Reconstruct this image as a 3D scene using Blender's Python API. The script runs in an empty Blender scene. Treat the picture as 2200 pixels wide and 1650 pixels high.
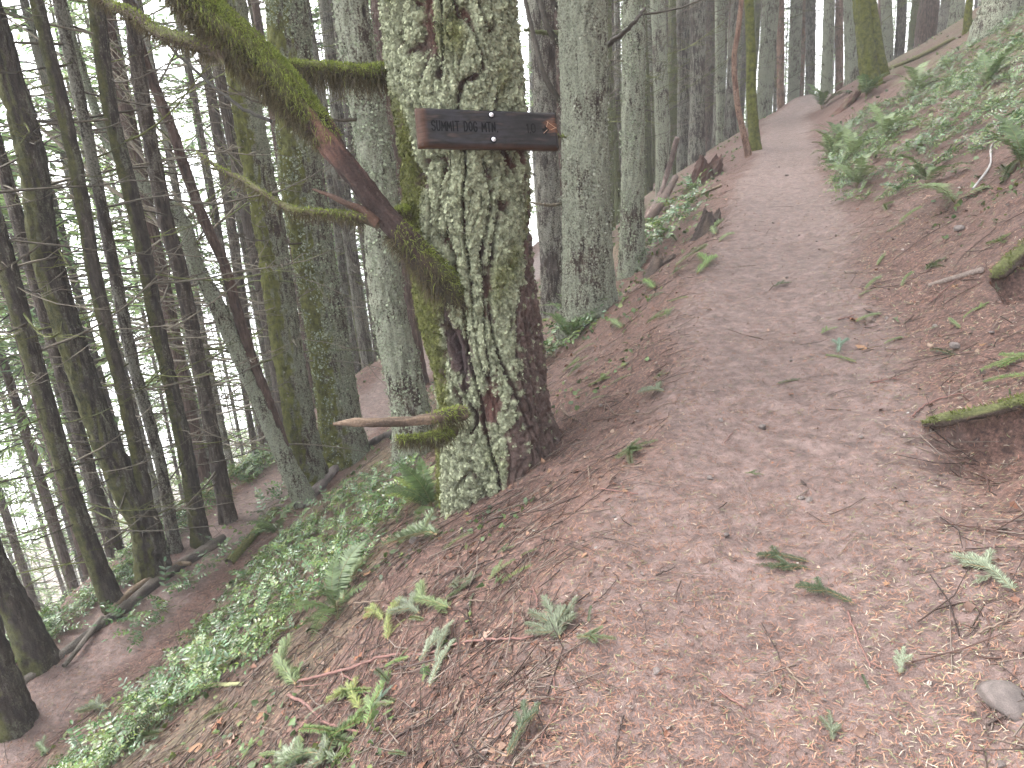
import bpy, math, random
import numpy as np
from mathutils import Matrix, Vector

R = math.radians
scene = bpy.context.scene
COL = scene.collection
rng = np.random.default_rng(11)
random.seed(5)

# ------------------------------------------------------------------ camera
FPX, PW, PH = 1650.0, 2200.0, 1650.0
PITCH = R(19.0)
ROLL = R(4.6)
F_ = np.array([0, math.cos(PITCH), -math.sin(PITCH)])
U0 = np.array([0, math.sin(PITCH), math.cos(PITCH)])
R0 = np.array([1.0, 0, 0])
CX = math.cos(ROLL) * R0 - math.sin(ROLL) * U0
CY = math.sin(ROLL) * R0 + math.cos(ROLL) * U0
cam_d = bpy.data.cameras.new('camera')
cam_d.sensor_width = 36
cam_d.lens = 36 * FPX / PW
cam_d.clip_start = 0.05
cam_d.clip_end = 2000
cam = bpy.data.objects.new('camera', cam_d)
COL.objects.link(cam)
m = Matrix(((CX[0], CY[0], -F_[0], 0), (CX[1], CY[1], -F_[1], 0), (CX[2], CY[2], -F_[2], 0), (0, 0, 0, 1)))
cam.matrix_world = m
scene.camera = cam

# ------------------------------------------------------------------ sky, sun, exposure
SUN_EL, SUN_AZ = R(58), R(-60)
world = bpy.data.worlds.new('World')
scene.world = world
world.use_nodes = True
nt = world.node_tree
for nd in list(nt.nodes):
    nt.nodes.remove(nd)
out = nt.nodes.new('ShaderNodeOutputWorld')
bg = nt.nodes.new('ShaderNodeBackground')
sky = nt.nodes.new('ShaderNodeTexSky')
sky.sky_type = 'NISHITA'
sky.sun_disc = False
sky.sun_elevation = SUN_EL
sky.sun_rotation = SUN_AZ
sky.air_density = 1.0
sky.dust_density = 4.0
sky.ozone_density = 1.0
# the cloud lies in the valley too: below the horizon the sky goes on as it is above
tc = nt.nodes.new('ShaderNodeTexCoord')
sx = nt.nodes.new('ShaderNodeSeparateXYZ')
cxn = nt.nodes.new('ShaderNodeCombineXYZ')
ab = nt.nodes.new('ShaderNodeMath'); ab.operation = 'ABSOLUTE'
mx_ = nt.nodes.new('ShaderNodeMath'); mx_.operation = 'ADD'; mx_.inputs[1].default_value = 0.12
nt.links.new(tc.outputs['Generated'], sx.inputs[0])
nt.links.new(sx.outputs[0], cxn.inputs[0]); nt.links.new(sx.outputs[1], cxn.inputs[1])
nt.links.new(sx.outputs[2], ab.inputs[0]); nt.links.new(ab.outputs[0], mx_.inputs[0]); nt.links.new(mx_.outputs[0], cxn.inputs[2])
nrm = nt.nodes.new('ShaderNodeVectorMath'); nrm.operation = 'NORMALIZE'
nt.links.new(cxn.outputs[0], nrm.inputs[0])
nt.links.new(nrm.outputs[0], sky.inputs['Vector'])
hsv = nt.nodes.new('ShaderNodeHueSaturation')
hsv.inputs['Saturation'].default_value = 0.16
nt.links.new(sky.outputs[0], hsv.inputs['Color'])
nt.links.new(hsv.outputs[0], bg.inputs['Color'])
bg.inputs['Strength'].default_value = 0.15
nt.links.new(bg.outputs[0], out.inputs['Surface'])

sun_d = bpy.data.lights.new('sun', 'SUN')
sun_d.energy = 1.2
sun_d.angle = R(40)
sun_d.color = (1.0, 0.96, 0.95)
sun = bpy.data.objects.new('sun', sun_d)
COL.objects.link(sun)
# direction to the sun: nishita rotation is measured clockwise from +Y
sdir = Vector((math.sin(SUN_AZ) * math.cos(SUN_EL), math.cos(SUN_AZ) * math.cos(SUN_EL), math.sin(SUN_EL)))
sun.rotation_euler = sdir.to_track_quat('Z', 'Y').to_euler()

vs = scene.view_settings
vs.view_transform = 'Standard'
vs.look = 'None'
vs.gamma = 1.0
vs.use_curve_mapping = False
vs.exposure = 2.9
scene.render.engine = 'CYCLES'
cy = scene.cycles
cy.use_denoising = True
cy.max_bounces = 5
cy.diffuse_bounces = 3
cy.glossy_bounces = 2
cy.transmission_bounces = 3
cy.volume_bounces = 1
cy.use_fast_gi = False

# ------------------------------------------------------------------ helpers: noise
_perm = rng.permutation(256).astype(np.int64)
_perm = np.concatenate([_perm, _perm, _perm])
_g = rng.normal(size=(256, 3))
_g /= np.linalg.norm(_g, axis=1)[:, None]


def perlin(P):
    P = np.asarray(P, dtype=np.float64)
    I = np.floor(P).astype(np.int64)
    f = P - I
    I &= 255
    w = f * f * f * (f * (f * 6 - 15) + 10)
    res = np.zeros(len(P))
    for dx in (0, 1):
        a = _perm[(I[:, 0] + dx) & 255]
        wx = w[:, 0] if dx else 1 - w[:, 0]
        for dy in (0, 1):
            b = _perm[a + ((I[:, 1] + dy) & 255)]
            wy = w[:, 1] if dy else 1 - w[:, 1]
            for dz in (0, 1):
                c = _perm[b + ((I[:, 2] + dz) & 255)]
                wz = w[:, 2] if dz else 1 - w[:, 2]
                g = _g[c]
                d = g[:, 0] * (f[:, 0] - dx) + g[:, 1] * (f[:, 1] - dy) + g[:, 2] * (f[:, 2] - dz)
                res += d * wx * wy * wz
    return res * 1.6


def fbm(P, oct=3, lac=2.1, gain=0.5):
    P = np.asarray(P, dtype=np.float64)
    r = np.zeros(len(P)); a = 1.0
    for i in range(oct):
        r += a * perlin(P + 17.3 * i)
        P = P * lac
        a *= gain
    return r


def sst(a, b, x):
    t = np.clip((x - a) / (b - a), 0, 1)
    return t * t * (3 - 2 * t)


def xy0(x, y, k=1.0, z=0.0):
    return np.stack([np.asarray(x) * k, np.asarray(y) * k, np.zeros_like(np.asarray(x, dtype=float)) + z], axis=1)


# ------------------------------------------------------------------ helpers: pixels, terrain
def pdir(u, v):
    return F_ + (u - PW / 2) / FPX * CX + (PH / 2 - v) / FPX * CY


def pt(u, v, depth):
    """point on the ray of a pixel at a camera depth"""
    return pdir(u, v) * depth


def project(P):
    P = np.asarray(P)
    d = P @ F_
    return PW / 2 + FPX * (P @ CX) / d, PH / 2 - FPX * (P @ CY) / d, d


TS = np.array([math.sin(R(20)), math.cos(R(20))])
NS = np.array([math.cos(R(20)), -math.sin(R(20))])


def to_sn(x, y):
    return x * TS[0] + y * TS[1], x * NS[0] + y * NS[1]


def to_xy(s, n):
    return s * TS[0] + n * NS[0], s * TS[1] + n * NS[1]


_nn = np.linspace(-160, 140, 15001)
_sl = np.interp(_nn, [-160, -90, -60, -30, -6.9, -6.1, -5.0, -4.85, -4, -1.0, -0.6, -0.45, 0.45, 0.6, 0.9, 3, 12, 30, 140],
                [0.35, 0.4, 0.5, 0.75, 0.85, 0.02, 0.02, 0.66, 0.64, 0.59, 0.45, 0.03, 0.03, 0.30, 0.52, 0.60, 0.60, 0.5, 0.15])
_pz = np.cumsum(_sl) * (_nn[1] - _nn[0])
_pz -= np.interp(0.0, _nn, _pz)
_k = np.exp(-np.linspace(-2, 2, 21) ** 2); _k /= _k.sum()
_pz = np.convolve(np.pad(_pz, 10, mode='edge'), _k, mode='valid')


def curve_c(s):
    t = np.clip(s - 19, 0, None)
    return 0.03 * t ** 2 / (1 + t * 0.06)


def neff(s, n):
    return n - curve_c(s) + 0.06 * np.sin(s * 1.3) * sst(0, 3, s)


def ztrail(s):
    return -1.56 + 0.05 * np.minimum(s, 26) + 0.018 * np.clip(s - 26, 0, 60)


# eroded step under the mossy lip on the right
def lip_mask(s, n):
    a = sst(2.86, 3.2, s) * (1 - sst(3.38, 3.44, s))
    b = sst(0.50, 0.86, n + 0.05 * np.sin(s * 31)) * (1 - sst(1.9, 2.2, n))
    c = sst(4.45, 4.7, s) * (1 - sst(4.92, 4.97, s)) * sst(1.12, 1.2, n) * (1 - sst(1.9, 2.1, n))
    return a * b + 0.8 * c


def height(x, y, micro=True):
    x = np.asarray(x, dtype=float).ravel(); y = np.asarray(y, dtype=float).ravel()
    s, n = to_sn(x, y)
    ne = neff(s, n)
    z = ztrail(s) + np.interp(ne, _nn, _pz)
    on = np.maximum(1 - sst(0.35, 0.9, np.abs(ne)), 1 - sst(0.4, 0.8, np.abs(ne + 5.55)))
    z += (1 - on) * 0.14 * perlin(xy0(x, y, 0.55)) + 0.04 * (1 - on * 0.6) * perlin(xy0(x, y, 1.7, 3))
    far = sst(12, 40, np.hypot(x, y))
    z += far * 1.2 * perlin(xy0(x, y, 0.07, 9))
    # gullies and clods
    z -= 0.23 * lip_mask(s, n)
    # a sunk wheel of worn soil in the trail, foot scuffs
    z -= 0.035 * np.exp(-(ne / 0.35) ** 2)
    if micro:
        near = 1 - sst(9, 20, np.hypot(x, y))
        z += near * (0.006 * perlin(xy0(x, y, 13, 7)) + (0.016 + 0.014 * (1 - on)) * fbm(xy0(x, y, 5.0, 5), 3, 2.2, 0.55) + 0.006 * perlin(xy0(x, y, 38, 2)))
    return z


def hit(u, v, dmax=80):
    """where the ray of a pixel meets the ground"""
    d = pdir(u, v)
    ts = np.concatenate([np.linspace(0.6, 12, 460), np.linspace(12.05, dmax, 700)])
    P = ts[:, None] * d[None, :]
    h = P[:, 2] - height(P[:, 0], P[:, 1], False)
    k = np.argmax(h < 0)
    if h[k] >= 0:
        return None
    if k == 0:
        return P[0]
    a = h[k - 1] / (h[k - 1] - h[k])
    p = P[k - 1] * (1 - a) + P[k] * a
    p[2] = height([p[0]], [p[1]])[0]
    return p


def gz(x, y):
    return float(height([x], [y])[0])


def gnormal(x, y, e=0.06):
    x = np.asarray(x, float).ravel(); y = np.asarray(y, float).ravel()
    a = height(x + e, y, False) - height(x - e, y, False)
    b = height(x, y + e, False) - height(x, y - e, False)
    N = np.stack([-a / (2 * e), -b / (2 * e), np.ones_like(a)], 1)
    return N / np.linalg.norm(N, axis=1)[:, None]


# ------------------------------------------------------------------ helpers: meshes and objects
class MB:
    """collects vertices, faces (tris or quads) and a tint per vertex"""
    def __init__(self):
        self.V = []; self.F3 = []; self.F4 = []; self.T = []; self.n = 0

    def add(self, V, F, tint=(1, 1, 1)):
        V = np.asarray(V, float); F = np.asarray(F, dtype=np.int64)
        t = np.asarray(tint, float)
        if t.ndim == 1:
            t = np.tile(t, (len(V), 1))
        self.V.append(V); self.T.append(t)
        (self.F3 if F.shape[1] == 3 else self.F4).append(F + self.n)
        self.n += len(V)

    def mesh(self, name, mat, smooth=True):
        V = np.concatenate(self.V); T = np.concatenate(self.T)
        f3 = np.concatenate(self.F3) if self.F3 else np.zeros((0, 3), np.int64)
        f4 = np.concatenate(self.F4) if self.F4 else np.zeros((0, 4), np.int64)
        return raw_mesh(name, V, f3, f4, mat, smooth, T)


def raw_mesh(name, V, f3, f4, mat, smooth=True, T=None, extra=None):
    me = bpy.data.meshes.new(name)
    nv, n3, n4 = len(V), len(f3), len(f4)
    me.vertices.add(nv)
    me.vertices.foreach_set('co', np.asarray(V, np.float32).ravel())
    me.loops.add(n3 * 3 + n4 * 4)
    me.loops.foreach_set('vertex_index', np.concatenate([f3.ravel(), f4.ravel()]).astype(np.int32))
    me.polygons.add(n3 + n4)
    ls = np.concatenate([np.arange(n3) * 3, n3 * 3 + np.arange(n4) * 4]).astype(np.int32)
    me.polygons.foreach_set('loop_start', ls)
    if smooth:
        me.polygons.foreach_set('use_smooth', np.ones(n3 + n4, bool))
    if T is not None:
        at = me.attributes.new('tint', 'FLOAT_COLOR', 'POINT')
        at.data.foreach_set('color', np.concatenate([T, np.ones((nv, 1))], 1).astype(np.float32).ravel())
    for k, a in (extra or {}).items():
        at = me.attributes.new(k, 'FLOAT', 'POINT')
        at.data.foreach_set('value', np.asarray(a, np.float32))
    me.update(calc_edges=True)
    if mat:
        me.materials.append(mat)
    return me


def link(name, me, parent=None, **props):
    o = bpy.data.objects.new(name, me)
    COL.objects.link(o)
    if parent is not None:
        o.parent = parent
    for k, v in props.items():
        o[k] = v
    return o


def thing(name, loc, label, cat, group=None, rz=0.0, me=None):
    o = bpy.data.objects.new(name, me)
    COL.objects.link(o)
    o.location = loc
    o.rotation_euler = (0, 0, rz)
    if me is None:
        o.empty_display_size = 0.2
    o['label'] = label; o['category'] = cat
    if group:
        o['group'] = group
    return o


def copy_tree(o, parent=None):
    c = o.copy()
    COL.objects.link(c)
    if parent is not None:
        c.parent = parent
    for ch in list(o.children):
        copy_tree(ch, c)
    return c


def tube(P, r, sides=5, cap=True):
    P = np.asarray(P, float); k = len(P)
    r = np.broadcast_to(np.asarray(r, float), (k,))
    T = np.gradient(P, axis=0)
    T /= np.linalg.norm(T, axis=1)[:, None] + 1e-12
    ref = np.array([0, 0, 1.0]) if abs(T[:, 2]).mean() < 0.8 else np.array([1.0, 0, 0])
    A = np.cross(T, ref); A /= np.linalg.norm(A, axis=1)[:, None] + 1e-12
    B = np.cross(A, T)
    th = np.arange(sides) * 2 * math.pi / sides
    V = P[:, None, :] + r[:, None, None] * (np.cos(th)[None, :, None] * A[:, None, :] + np.sin(th)[None, :, None] * B[:, None, :])
    V = V.reshape(-1, 3)
    i = np.arange(k - 1)[:, None] * sides; j = np.arange(sides)[None, :]
    j2 = (j + 1) % sides
    F = np.stack([i + j, i + j2, i + sides + j2, i + sides + j], -1).reshape(-1, 4)
    if cap:
        V = np.concatenate([V, P[[0, -1]]])
        c0, c1 = k * sides, k * sides + 1
        jj = np.arange(sides)
        F = np.concatenate([F, np.stack([(jj + 1) % sides, jj, np.full(sides, c0), np.full(sides, c0)], -1),
                            np.stack([(k - 1) * sides + jj, (k - 1) * sides + (jj + 1) % sides, np.full(sides, c1), np.full(sides, c1)], -1)])
        # degenerate quads become triangles
        tri = F[:, 2] == F[:, 3]
        return V, F[~tri], F[tri][:, :3]
    return V, F, np.zeros((0, 3), np.int64)


def add_tube(mb, P, r, sides=5, tint=(1, 1, 1), cap=True):
    V, f4, f3 = tube(P, r, sides, cap)
    n0 = mb.n
    mb.add(V, f4, tint)
    if len(f3):
        mb.F3.append(f3 + n0)


def spline(pts, k=24):
    """Catmull-Rom through points"""
    p = np.asarray(pts, float)
    p = np.concatenate([[2 * p[0] - p[1]], p, [2 * p[-1] - p[-2]]])
    n = len(p) - 3
    t = np.linspace(0, n, k)
    i = np.clip(t.astype(int), 0, n - 1)
    f = (t - i)[:, None]
    a, b, c, d = p[i], p[i + 1], p[i + 2], p[i + 3]
    return 0.5 * (2 * b + (c - a) * f + (2 * a - 5 * b + 4 * c - d) * f ** 2 + (3 * b - a - 3 * c + d) * f ** 3)


# ------------------------------------------------------------------ materials
def new_mat(name):
    mt = bpy.data.materials.new(name)
    mt.use_nodes = True
    t = mt.node_tree
    b = t.nodes['Principled BSDF']
    return mt, t, b


def nd(t, typ, **kw):
    n = t.nodes.new(typ)
    for k, v in kw.items():
        setattr(n, k, v)
    return n


def noise_node(t, vec, scale, detail=4, rough=0.6, w=None):
    n = nd(t, 'ShaderNodeTexNoise')
    n.inputs['Scale'].default_value = scale
    n.inputs['Detail'].default_value = detail
    n.inputs['Roughness'].default_value = rough
    if vec is not None:
        t.links.new(vec, n.inputs['Vector'])
    return n.outputs['Fac']


def ramp(t, fac, stops):
    r = nd(t, 'ShaderNodeValToRGB')
    el = r.color_ramp.elements
    while len(el) < len(stops):
        el.new(0.5)
    for e, (p, c) in zip(el, stops):
        e.position = p
        e.color = (*c, 1) if len(c) == 3 else c
    t.links.new(fac, r.inputs['Fac'])
    return r.outputs['Color']


def mixc(t, fac, a, b, mode='MIX'):
    n = nd(t, 'ShaderNodeMix', data_type='RGBA', blend_type=mode)
    for sock, v in ((n.inputs[0], fac), (n.inputs[6], a), (n.inputs[7], b)):
        if isinstance(v, (int, float)):
            sock.default_value = v
        elif isinstance(v, tuple):
            sock.default_value = (*v, 1)
        else:
            t.links.new(v, sock)
    return n.outputs[2]


def attr(t, name, out='Color'):
    a = nd(t, 'ShaderNodeAttribute', attribute_name=name)
    return a.outputs[out]


def objco(t, scale=(1, 1, 1)):
    c = nd(t, 'ShaderNodeTexCoord')
    mp = nd(t, 'ShaderNodeMapping')
    mp.inputs['Scale'].default_value = scale
    t.links.new(c.outputs['Object'], mp.inputs['Vector'])
    return mp.outputs['Vector']


def bump(t, b, h, strength=0.5, dist=0.01):
    n = nd(t, 'ShaderNodeBump')
    n.inputs['Strength'].default_value = strength
    n.inputs['Distance'].default_value = dist
    t.links.new(h, n.inputs['Height'])
    t.links.new(n.outputs['Normal'], b.inputs['Normal'])


def tint_mat(name, rough=0.8, spec=0.3, transl=0.0, noise=(30, 0.35), bmp=None):
    """colour from the tint attribute, broken up by noise; leaves let light through"""
    mt, t, b = new_mat(name)
    v = objco(t)
    c = attr(t, 'tint')
    f = noise_node(t, v, noise[0], 3, 0.6)
    g = ramp(t, f, [(0.25, (1 - noise[1],) * 3), (0.75, (1 + noise[1],) * 3)])
    c = mixc(t, 1.0, c, g, 'MULTIPLY')
    t.links.new(c, b.inputs['Base Color'])
    b.inputs['Roughness'].default_value = rough
    b.inputs['Specular IOR Level'].default_value = spec
    if bmp:
        bump(t, b, noise_node(t, v, bmp[0], 4, 0.65), bmp[1], bmp[2])
    if transl > 0:
        tr = nd(t, 'ShaderNodeBsdfTranslucent')
        t.links.new(c, tr.inputs['Color'])
        mx = nd(t, 'ShaderNodeMixShader')
        mx.inputs[0].default_value = transl
        t.links.new(b.outputs[0], mx.inputs[1]); t.links.new(tr.outputs[0], mx.inputs[2])
        t.links.new(mx.outputs[0], t.nodes['Material Output'].inputs['Surface'])
    return mt


def bark_mat(name, lichen, bark, moss=None, lich_amt=0.5, scale=1.0, moss_side=None):
    """conifer bark: ridges grown over with lichen, brown between, moss on one side if given"""
    mt, t, b = new_mat(name)
    v = objco(t, (1, 1, 1))
    vv = objco(t, (1, 1, 0.22))
    n1 = noise_node(t, vv, 26 * scale, 5, 0.65)
    n2 = noise_node(t, v, 60 * scale, 5, 0.75)
    n3 = noise_node(t, v, 2.2 * scale, 3, 0.6)
    barkc = ramp(t, n1, [(0.32, tuple(x * 0.4 for x in bark)), (0.5, bark), (0.72, tuple(min(1, x * 1.8 + 0.01) for x in bark))])
    lc = ramp(t, n2, [(0.33, tuple(x * 0.38 for x in lichen)), (0.5, lichen), (0.68, tuple(min(1, x * 1.45) for x in lichen))])
    a1 = nd(t, 'ShaderNodeMath', operation='ADD'); t.links.new(n1, a1.inputs[0]); t.links.new(n2, a1.inputs[1])
    a2 = nd(t, 'ShaderNodeMath', operation='ADD'); t.links.new(a1.outputs[0], a2.inputs[0]); t.links.new(n3, a2.inputs[1])
    a3 = nd(t, 'ShaderNodeMath', operation='MULTIPLY_ADD'); t.links.new(a2.outputs[0], a3.inputs[0])
    a3.inputs[1].default_value = 1.0; a3.inputs[2].default_value = lich_amt - 1.5
    fac = ramp(t, a3.outputs[0], [(0.40, (0, 0, 0)), (0.56, (1, 1, 1))])
    a3.inputs[2].default_value = lich_amt - 1.5 + 0.48 - 0.5
    c = mixc(t, fac, barkc, lc)
    if moss:
        g = nd(t, 'ShaderNodeNewGeometry')
        dp = nd(t, 'ShaderNodeVectorMath', operation='DOT_PRODUCT')
        t.links.new(g.outputs['Normal'], dp.inputs[0])
        dp.inputs[1].default_value = moss_side or (-0.9, -0.3, 0.25)
        ad = nd(t, 'ShaderNodeMath', operation='ADD')
        t.links.new(dp.outputs['Value'], ad.inputs[0]); t.links.new(n3, ad.inputs[1])
        ad2 = nd(t, 'ShaderNodeMath', operation='MULTIPLY_ADD'); t.links.new(n2, ad2.inputs[0])
        ad2.inputs[1].default_value = 0.2; t.links.new(ad.outputs[0], ad2.inputs[2])
        n4 = noise_node(t, v, 9, 4, 0.7)
        ad3 = nd(t, 'ShaderNodeMath', operation='MULTIPLY_ADD'); t.links.new(n4, ad3.inputs[0])
        ad3.inputs[1].default_value = 1.5; t.links.new(ad2.outputs[0], ad3.inputs[2])
        mf = ramp(t, ad3.outputs[0], [(0.55, (0, 0, 0)), (0.95, (1, 1, 1))])
        sb = nd(t, 'ShaderNodeMath', operation='SUBTRACT'); t.links.new(ad3.outputs[0], sb.inputs[0]); sb.inputs[1].default_value = 0.70
        t.links.new(sb.outputs[0], mf.node.inputs['Fac'])
        n5 = noise_node(t, v, 14, 4, 0.75)
        mc = ramp(t, n5, [(0.3, tuple(x * 0.3 for x in moss)), (0.5, moss), (0.7, tuple(x * 1.6 for x in moss))])
        c = mixc(t, mf, c, mc)
    t.links.new(c, b.inputs['Base Color'])
    b.inputs['Roughness'].default_value = 0.85
    b.inputs['Specular IOR Level'].default_value = 0.25
    bump(t, b, a1.outputs[0], 0.9, 0.03)
    return mt


M = {}
M['lichen_bark'] = bark_mat('lichen_bark', (0.205, 0.215, 0.16), (0.055, 0.038, 0.030), lich_amt=0.60)
M['lichen_moss_bark'] = bark_mat('lichen_moss_bark', (0.16, 0.17, 0.12), (0.05, 0.035, 0.027), moss=(0.085, 0.088, 0.02), lich_amt=0.55)
M['grey_bark'] = bark_mat('grey_bark', (0.165, 0.16, 0.13), (0.05, 0.038, 0.032), lich_amt=0.5)
M['brown_bark'] = bark_mat('brown_bark', (0.12, 0.108, 0.085), (0.052, 0.039, 0.032), lich_amt=0.36)
M['red_bark'] = bark_mat('red_bark', (0.12, 0.095, 0.075), (0.07, 0.044, 0.036), lich_amt=0.30)
M['dark_moss_bark'] = bark_mat('dark_moss_bark', (0.10, 0.10, 0.072), (0.043, 0.034, 0.028), moss=(0.06, 0.06, 0.02), lich_amt=0.36, moss_side=(-0.75, -0.25, 0.2))
M['moss_bark'] = bark_mat('moss_bark', (0.075, 0.08, 0.02), (0.03, 0.024, 0.015), moss=(0.085, 0.09, 0.018), lich_amt=0.50, moss_side=(-0.3, -0.5, 0.2))
M['pink_bark'] = bark_mat('pink_bark', (0.20, 0.125, 0.09), (0.12, 0.068, 0.05), lich_amt=0.5)
M['green_bark'] = bark_mat('green_bark', (0.10, 0.11, 0.05), (0.05, 0.042, 0.027), lich_amt=0.6)
M['wood'] = tint_mat('wood', 0.8, 0.3, 0, (40, 0.4), (60, 0.5, 0.006))
M['twig'] = tint_mat('twig', 0.85, 0.2, 0, (25, 0.35))
M['crown'] = tint_mat('crown', 0.7, 0.25, 0.5, (3, 0.3))
M['moss'] = tint_mat('moss', 0.9, 0.15, 0.3, (30, 0.3))
M['lichen'] = tint_mat('lichen', 0.9, 0.15, 0.12, (80, 0.25))
M['leaf'] = tint_mat('leaf', 0.26, 0.7, 0.28, (12, 0.25))
M['fern'] = tint_mat('fern', 0.45, 0.4, 0.3, (12, 0.25))
M['needle'] = tint_mat('needle', 0.5, 0.4, 0.1, (20, 0.2))
M['dead_leaf'] = tint_mat('dead_leaf', 0.6, 0.35, 0.15, (30, 0.35))
M['stone'] = tint_mat('stone', 0.6, 0.4, 0, (25, 0.3), (50, 0.6, 0.008))
M['litter'] = tint_mat('litter', 0.6, 0.35, 0.0, (8, 0.1))
M['bark_skin'] = tint_mat('bark_skin', 0.85, 0.25, 0, (90, 0.45), (110, 0.9, 0.012))


def ground_mat():
    mt, t, b = new_mat('forest_soil')
    v = objco(t)
    big = noise_node(t, v, 1.1, 4, 0.6)
    mid = noise_node(t, v, 9, 5, 0.7)
    fine = noise_node(t, v, 55, 5, 0.75)
    vf = noise_node(t, v, 240, 3, 0.7)
    soil = ramp(t, mid, [(0.25, (0.085, 0.058, 0.052)), (0.5, (0.135, 0.091, 0.080)), (0.8, (0.205, 0.15, 0.137))])
    mott = noise_node(t, v, 21, 4, 0.7)
    litter = ramp(t, fine, [(0.3, (0.028, 0.018, 0.016)), (0.44, (0.07, 0.039, 0.032)), (0.56, (0.12, 0.066, 0.051)), (0.72, (0.20, 0.13, 0.10))])
    worn = attr(t, 'worn', 'Fac')
    a = nd(t, 'ShaderNodeMath', operation='MULTIPLY_ADD'); t.links.new(big, a.inputs[0]); a.inputs[1].default_value = 0.9
    t.links.new(worn, a.inputs[2])
    f = ramp(t, a.outputs[0], [(0.45, (1, 1, 1)), (1.15, (0, 0, 0))])
    f.node.color_ramp.elements[1].position = 1.0
    c = mixc(t, f, soil, litter)
    g = attr(t, 'greening', 'Fac')
    a2 = nd(t, 'ShaderNodeMath', operation='MULTIPLY'); t.links.new(g, a2.inputs[0]); t.links.new(big, a2.inputs[1])
    gf = ramp(t, a2.outputs[0], [(0.36, (0, 0, 0)), (0.6, (0.32, 0.32, 0.32))])
    green = ramp(t, fine, [(0.3, (0.05, 0.06, 0.02)), (0.7, (0.12, 0.15, 0.05))])
    c = mixc(t, gf, c, green)
    mg = ramp(t, mott, [(0.33, (0.55, 0.53, 0.52)), (0.5, (0.95, 0.95, 0.95)), (0.68, (1.35, 1.33, 1.32))])
    c = mixc(t, 1.0, c, mg, 'MULTIPLY')
    t.links.new(c, b.inputs['Base Color'])
    rr = ramp(t, worn, [(0, (0.8, 0.8, 0.8)), (1, (0.5, 0.5, 0.5))])
    t.links.new(rr, b.inputs['Roughness'])
    b.inputs['Specular IOR Level'].default_value = 0.4
    ad = nd(t, 'ShaderNodeMath', operation='ADD'); t.links.new(fine, ad.inputs[0]); t.links.new(mid, ad.inputs[1])
    ad2 = nd(t, 'ShaderNodeMath', operation='MULTIPLY_ADD'); t.links.new(vf, ad2.inputs[0]); ad2.inputs[1].default_value = 0.4
    t.links.new(ad.outputs[0], ad2.inputs[2])
    bump(t, b, ad2.outputs[0], 0.8, 0.02)
    return mt


M['ground'] = ground_mat()

# ================================================================== GROUND
def warp_axis(c, A, lo, hi, N):
    a, b = math.asinh((lo - c) / A), math.asinh((hi - c) / A)
    return c + A * np.sinh(np.linspace(a, b, N))


gs = warp_axis(2.6, 1.7, -14, 170, 500)
gn = warp_axis(-0.4, 1.5, -150, 110, 500)
SS, NN = np.meshgrid(gs, gn, indexing='ij')
gx, gy = to_xy(SS.ravel(), NN.ravel())
gzv = height(gx, gy)
GV = np.stack([gx, gy, gzv], 1)
ne_ = neff(SS.ravel(), NN.ravel())
wob = 0.10 * perlin(xy0(gx, gy, 2.2, 1)) + 0.06 * perlin(xy0(gx, gy, 7, 4))
near_cam = 1 - sst(1.5, 3.6, SS.ravel())
hw = 0.42 + 0.10 * near_cam - 0.10 * sst(6, 14, SS.ravel())
worn = (1 - sst(hw - 0.1, hw + 0.35, np.abs(ne_ + wob)))
worn = np.maximum(worn, 1 - sst(0.26, 0.5, np.abs(ne_ + 5.55 + wob)))
# bare pads of soil under the big tree and under the lip
green = sst(-0.9, -2.2, ne_) * (1 - sst(-4.7, -5.0, ne_)) + sst(1.2, 2.2, ne_) * sst(6, 9, SS.ravel()) + sst(-6.3, -7.5, ne_)
green = np.clip(green, 0, 1)
N_ = len(gn)
ii, jj = np.meshgrid(np.arange(len(gs) - 1), np.arange(N_ - 1), indexing='ij')
q = np.stack([ii * N_ + jj, (ii + 1) * N_ + jj, (ii + 1) * N_ + jj + 1, ii * N_ + jj + 1], -1).reshape(-1, 4)
cen_ne = ne_[q].mean(1) + wob[q].mean(1)
cs = SS.ravel()[q].mean(1)
up_t = (np.abs(cen_ne) < 0.5) & (cs < 60)
lo_t = (np.abs(cen_ne + 5.55) < 0.38) & (cs < 60) & (cs > -12)


def ground_piece(name, sel, label, cat):
    f = q[sel]
    ids = np.unique(f)
    mp_ = np.full(len(GV), -1, np.int64); mp_[ids] = np.arange(len(ids))
    me = raw_mesh(name, GV[ids], np.zeros((0, 3), np.int64), mp_[f], M['ground'], True, None,
                  {'worn': worn[ids], 'greening': green[ids]})
    o = link(name, me, kind='structure')
    o['label'] = label; o['category'] = cat
    return o


ground_piece('hillside', ~(up_t | lo_t), 'steep forest hillside of dark soil and needle litter around both trails', 'hillside')
ground_piece('trail', up_t, 'worn reddish dirt footpath climbing from the foreground past the sign tree', 'trail')
ground_piece('trail', lo_t, 'narrow lower dirt footpath below the green bank at left', 'trail')

# ================================================================== THE BIG SIGN TREE
Y0 = 4.12


def plane_pt(u, v, y):
    d = pdir(u, v)
    return d * (y / d[1])


ax_px = [(1078, 1100), (1066, 950), (1050, 800), (1026, 640), (1008, 500), (991, 270), (966, 0)]
axp = np.array([plane_pt(u, v, Y0) for u, v in ax_px])


def axis_at(z):
    z = np.asarray(z, float)
    x = np.interp(z, axp[:, 2], axp[:, 0])
    lean = (axp[-1, 0] - axp[-3, 0]) / (axp[-1, 2] - axp[-3, 2])
    x = np.where(z > axp[-1, 2], axp[-1, 0] + lean * 0.5 * (z - axp[-1, 2]), x)
    return x, np.full_like(z, Y0)


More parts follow.
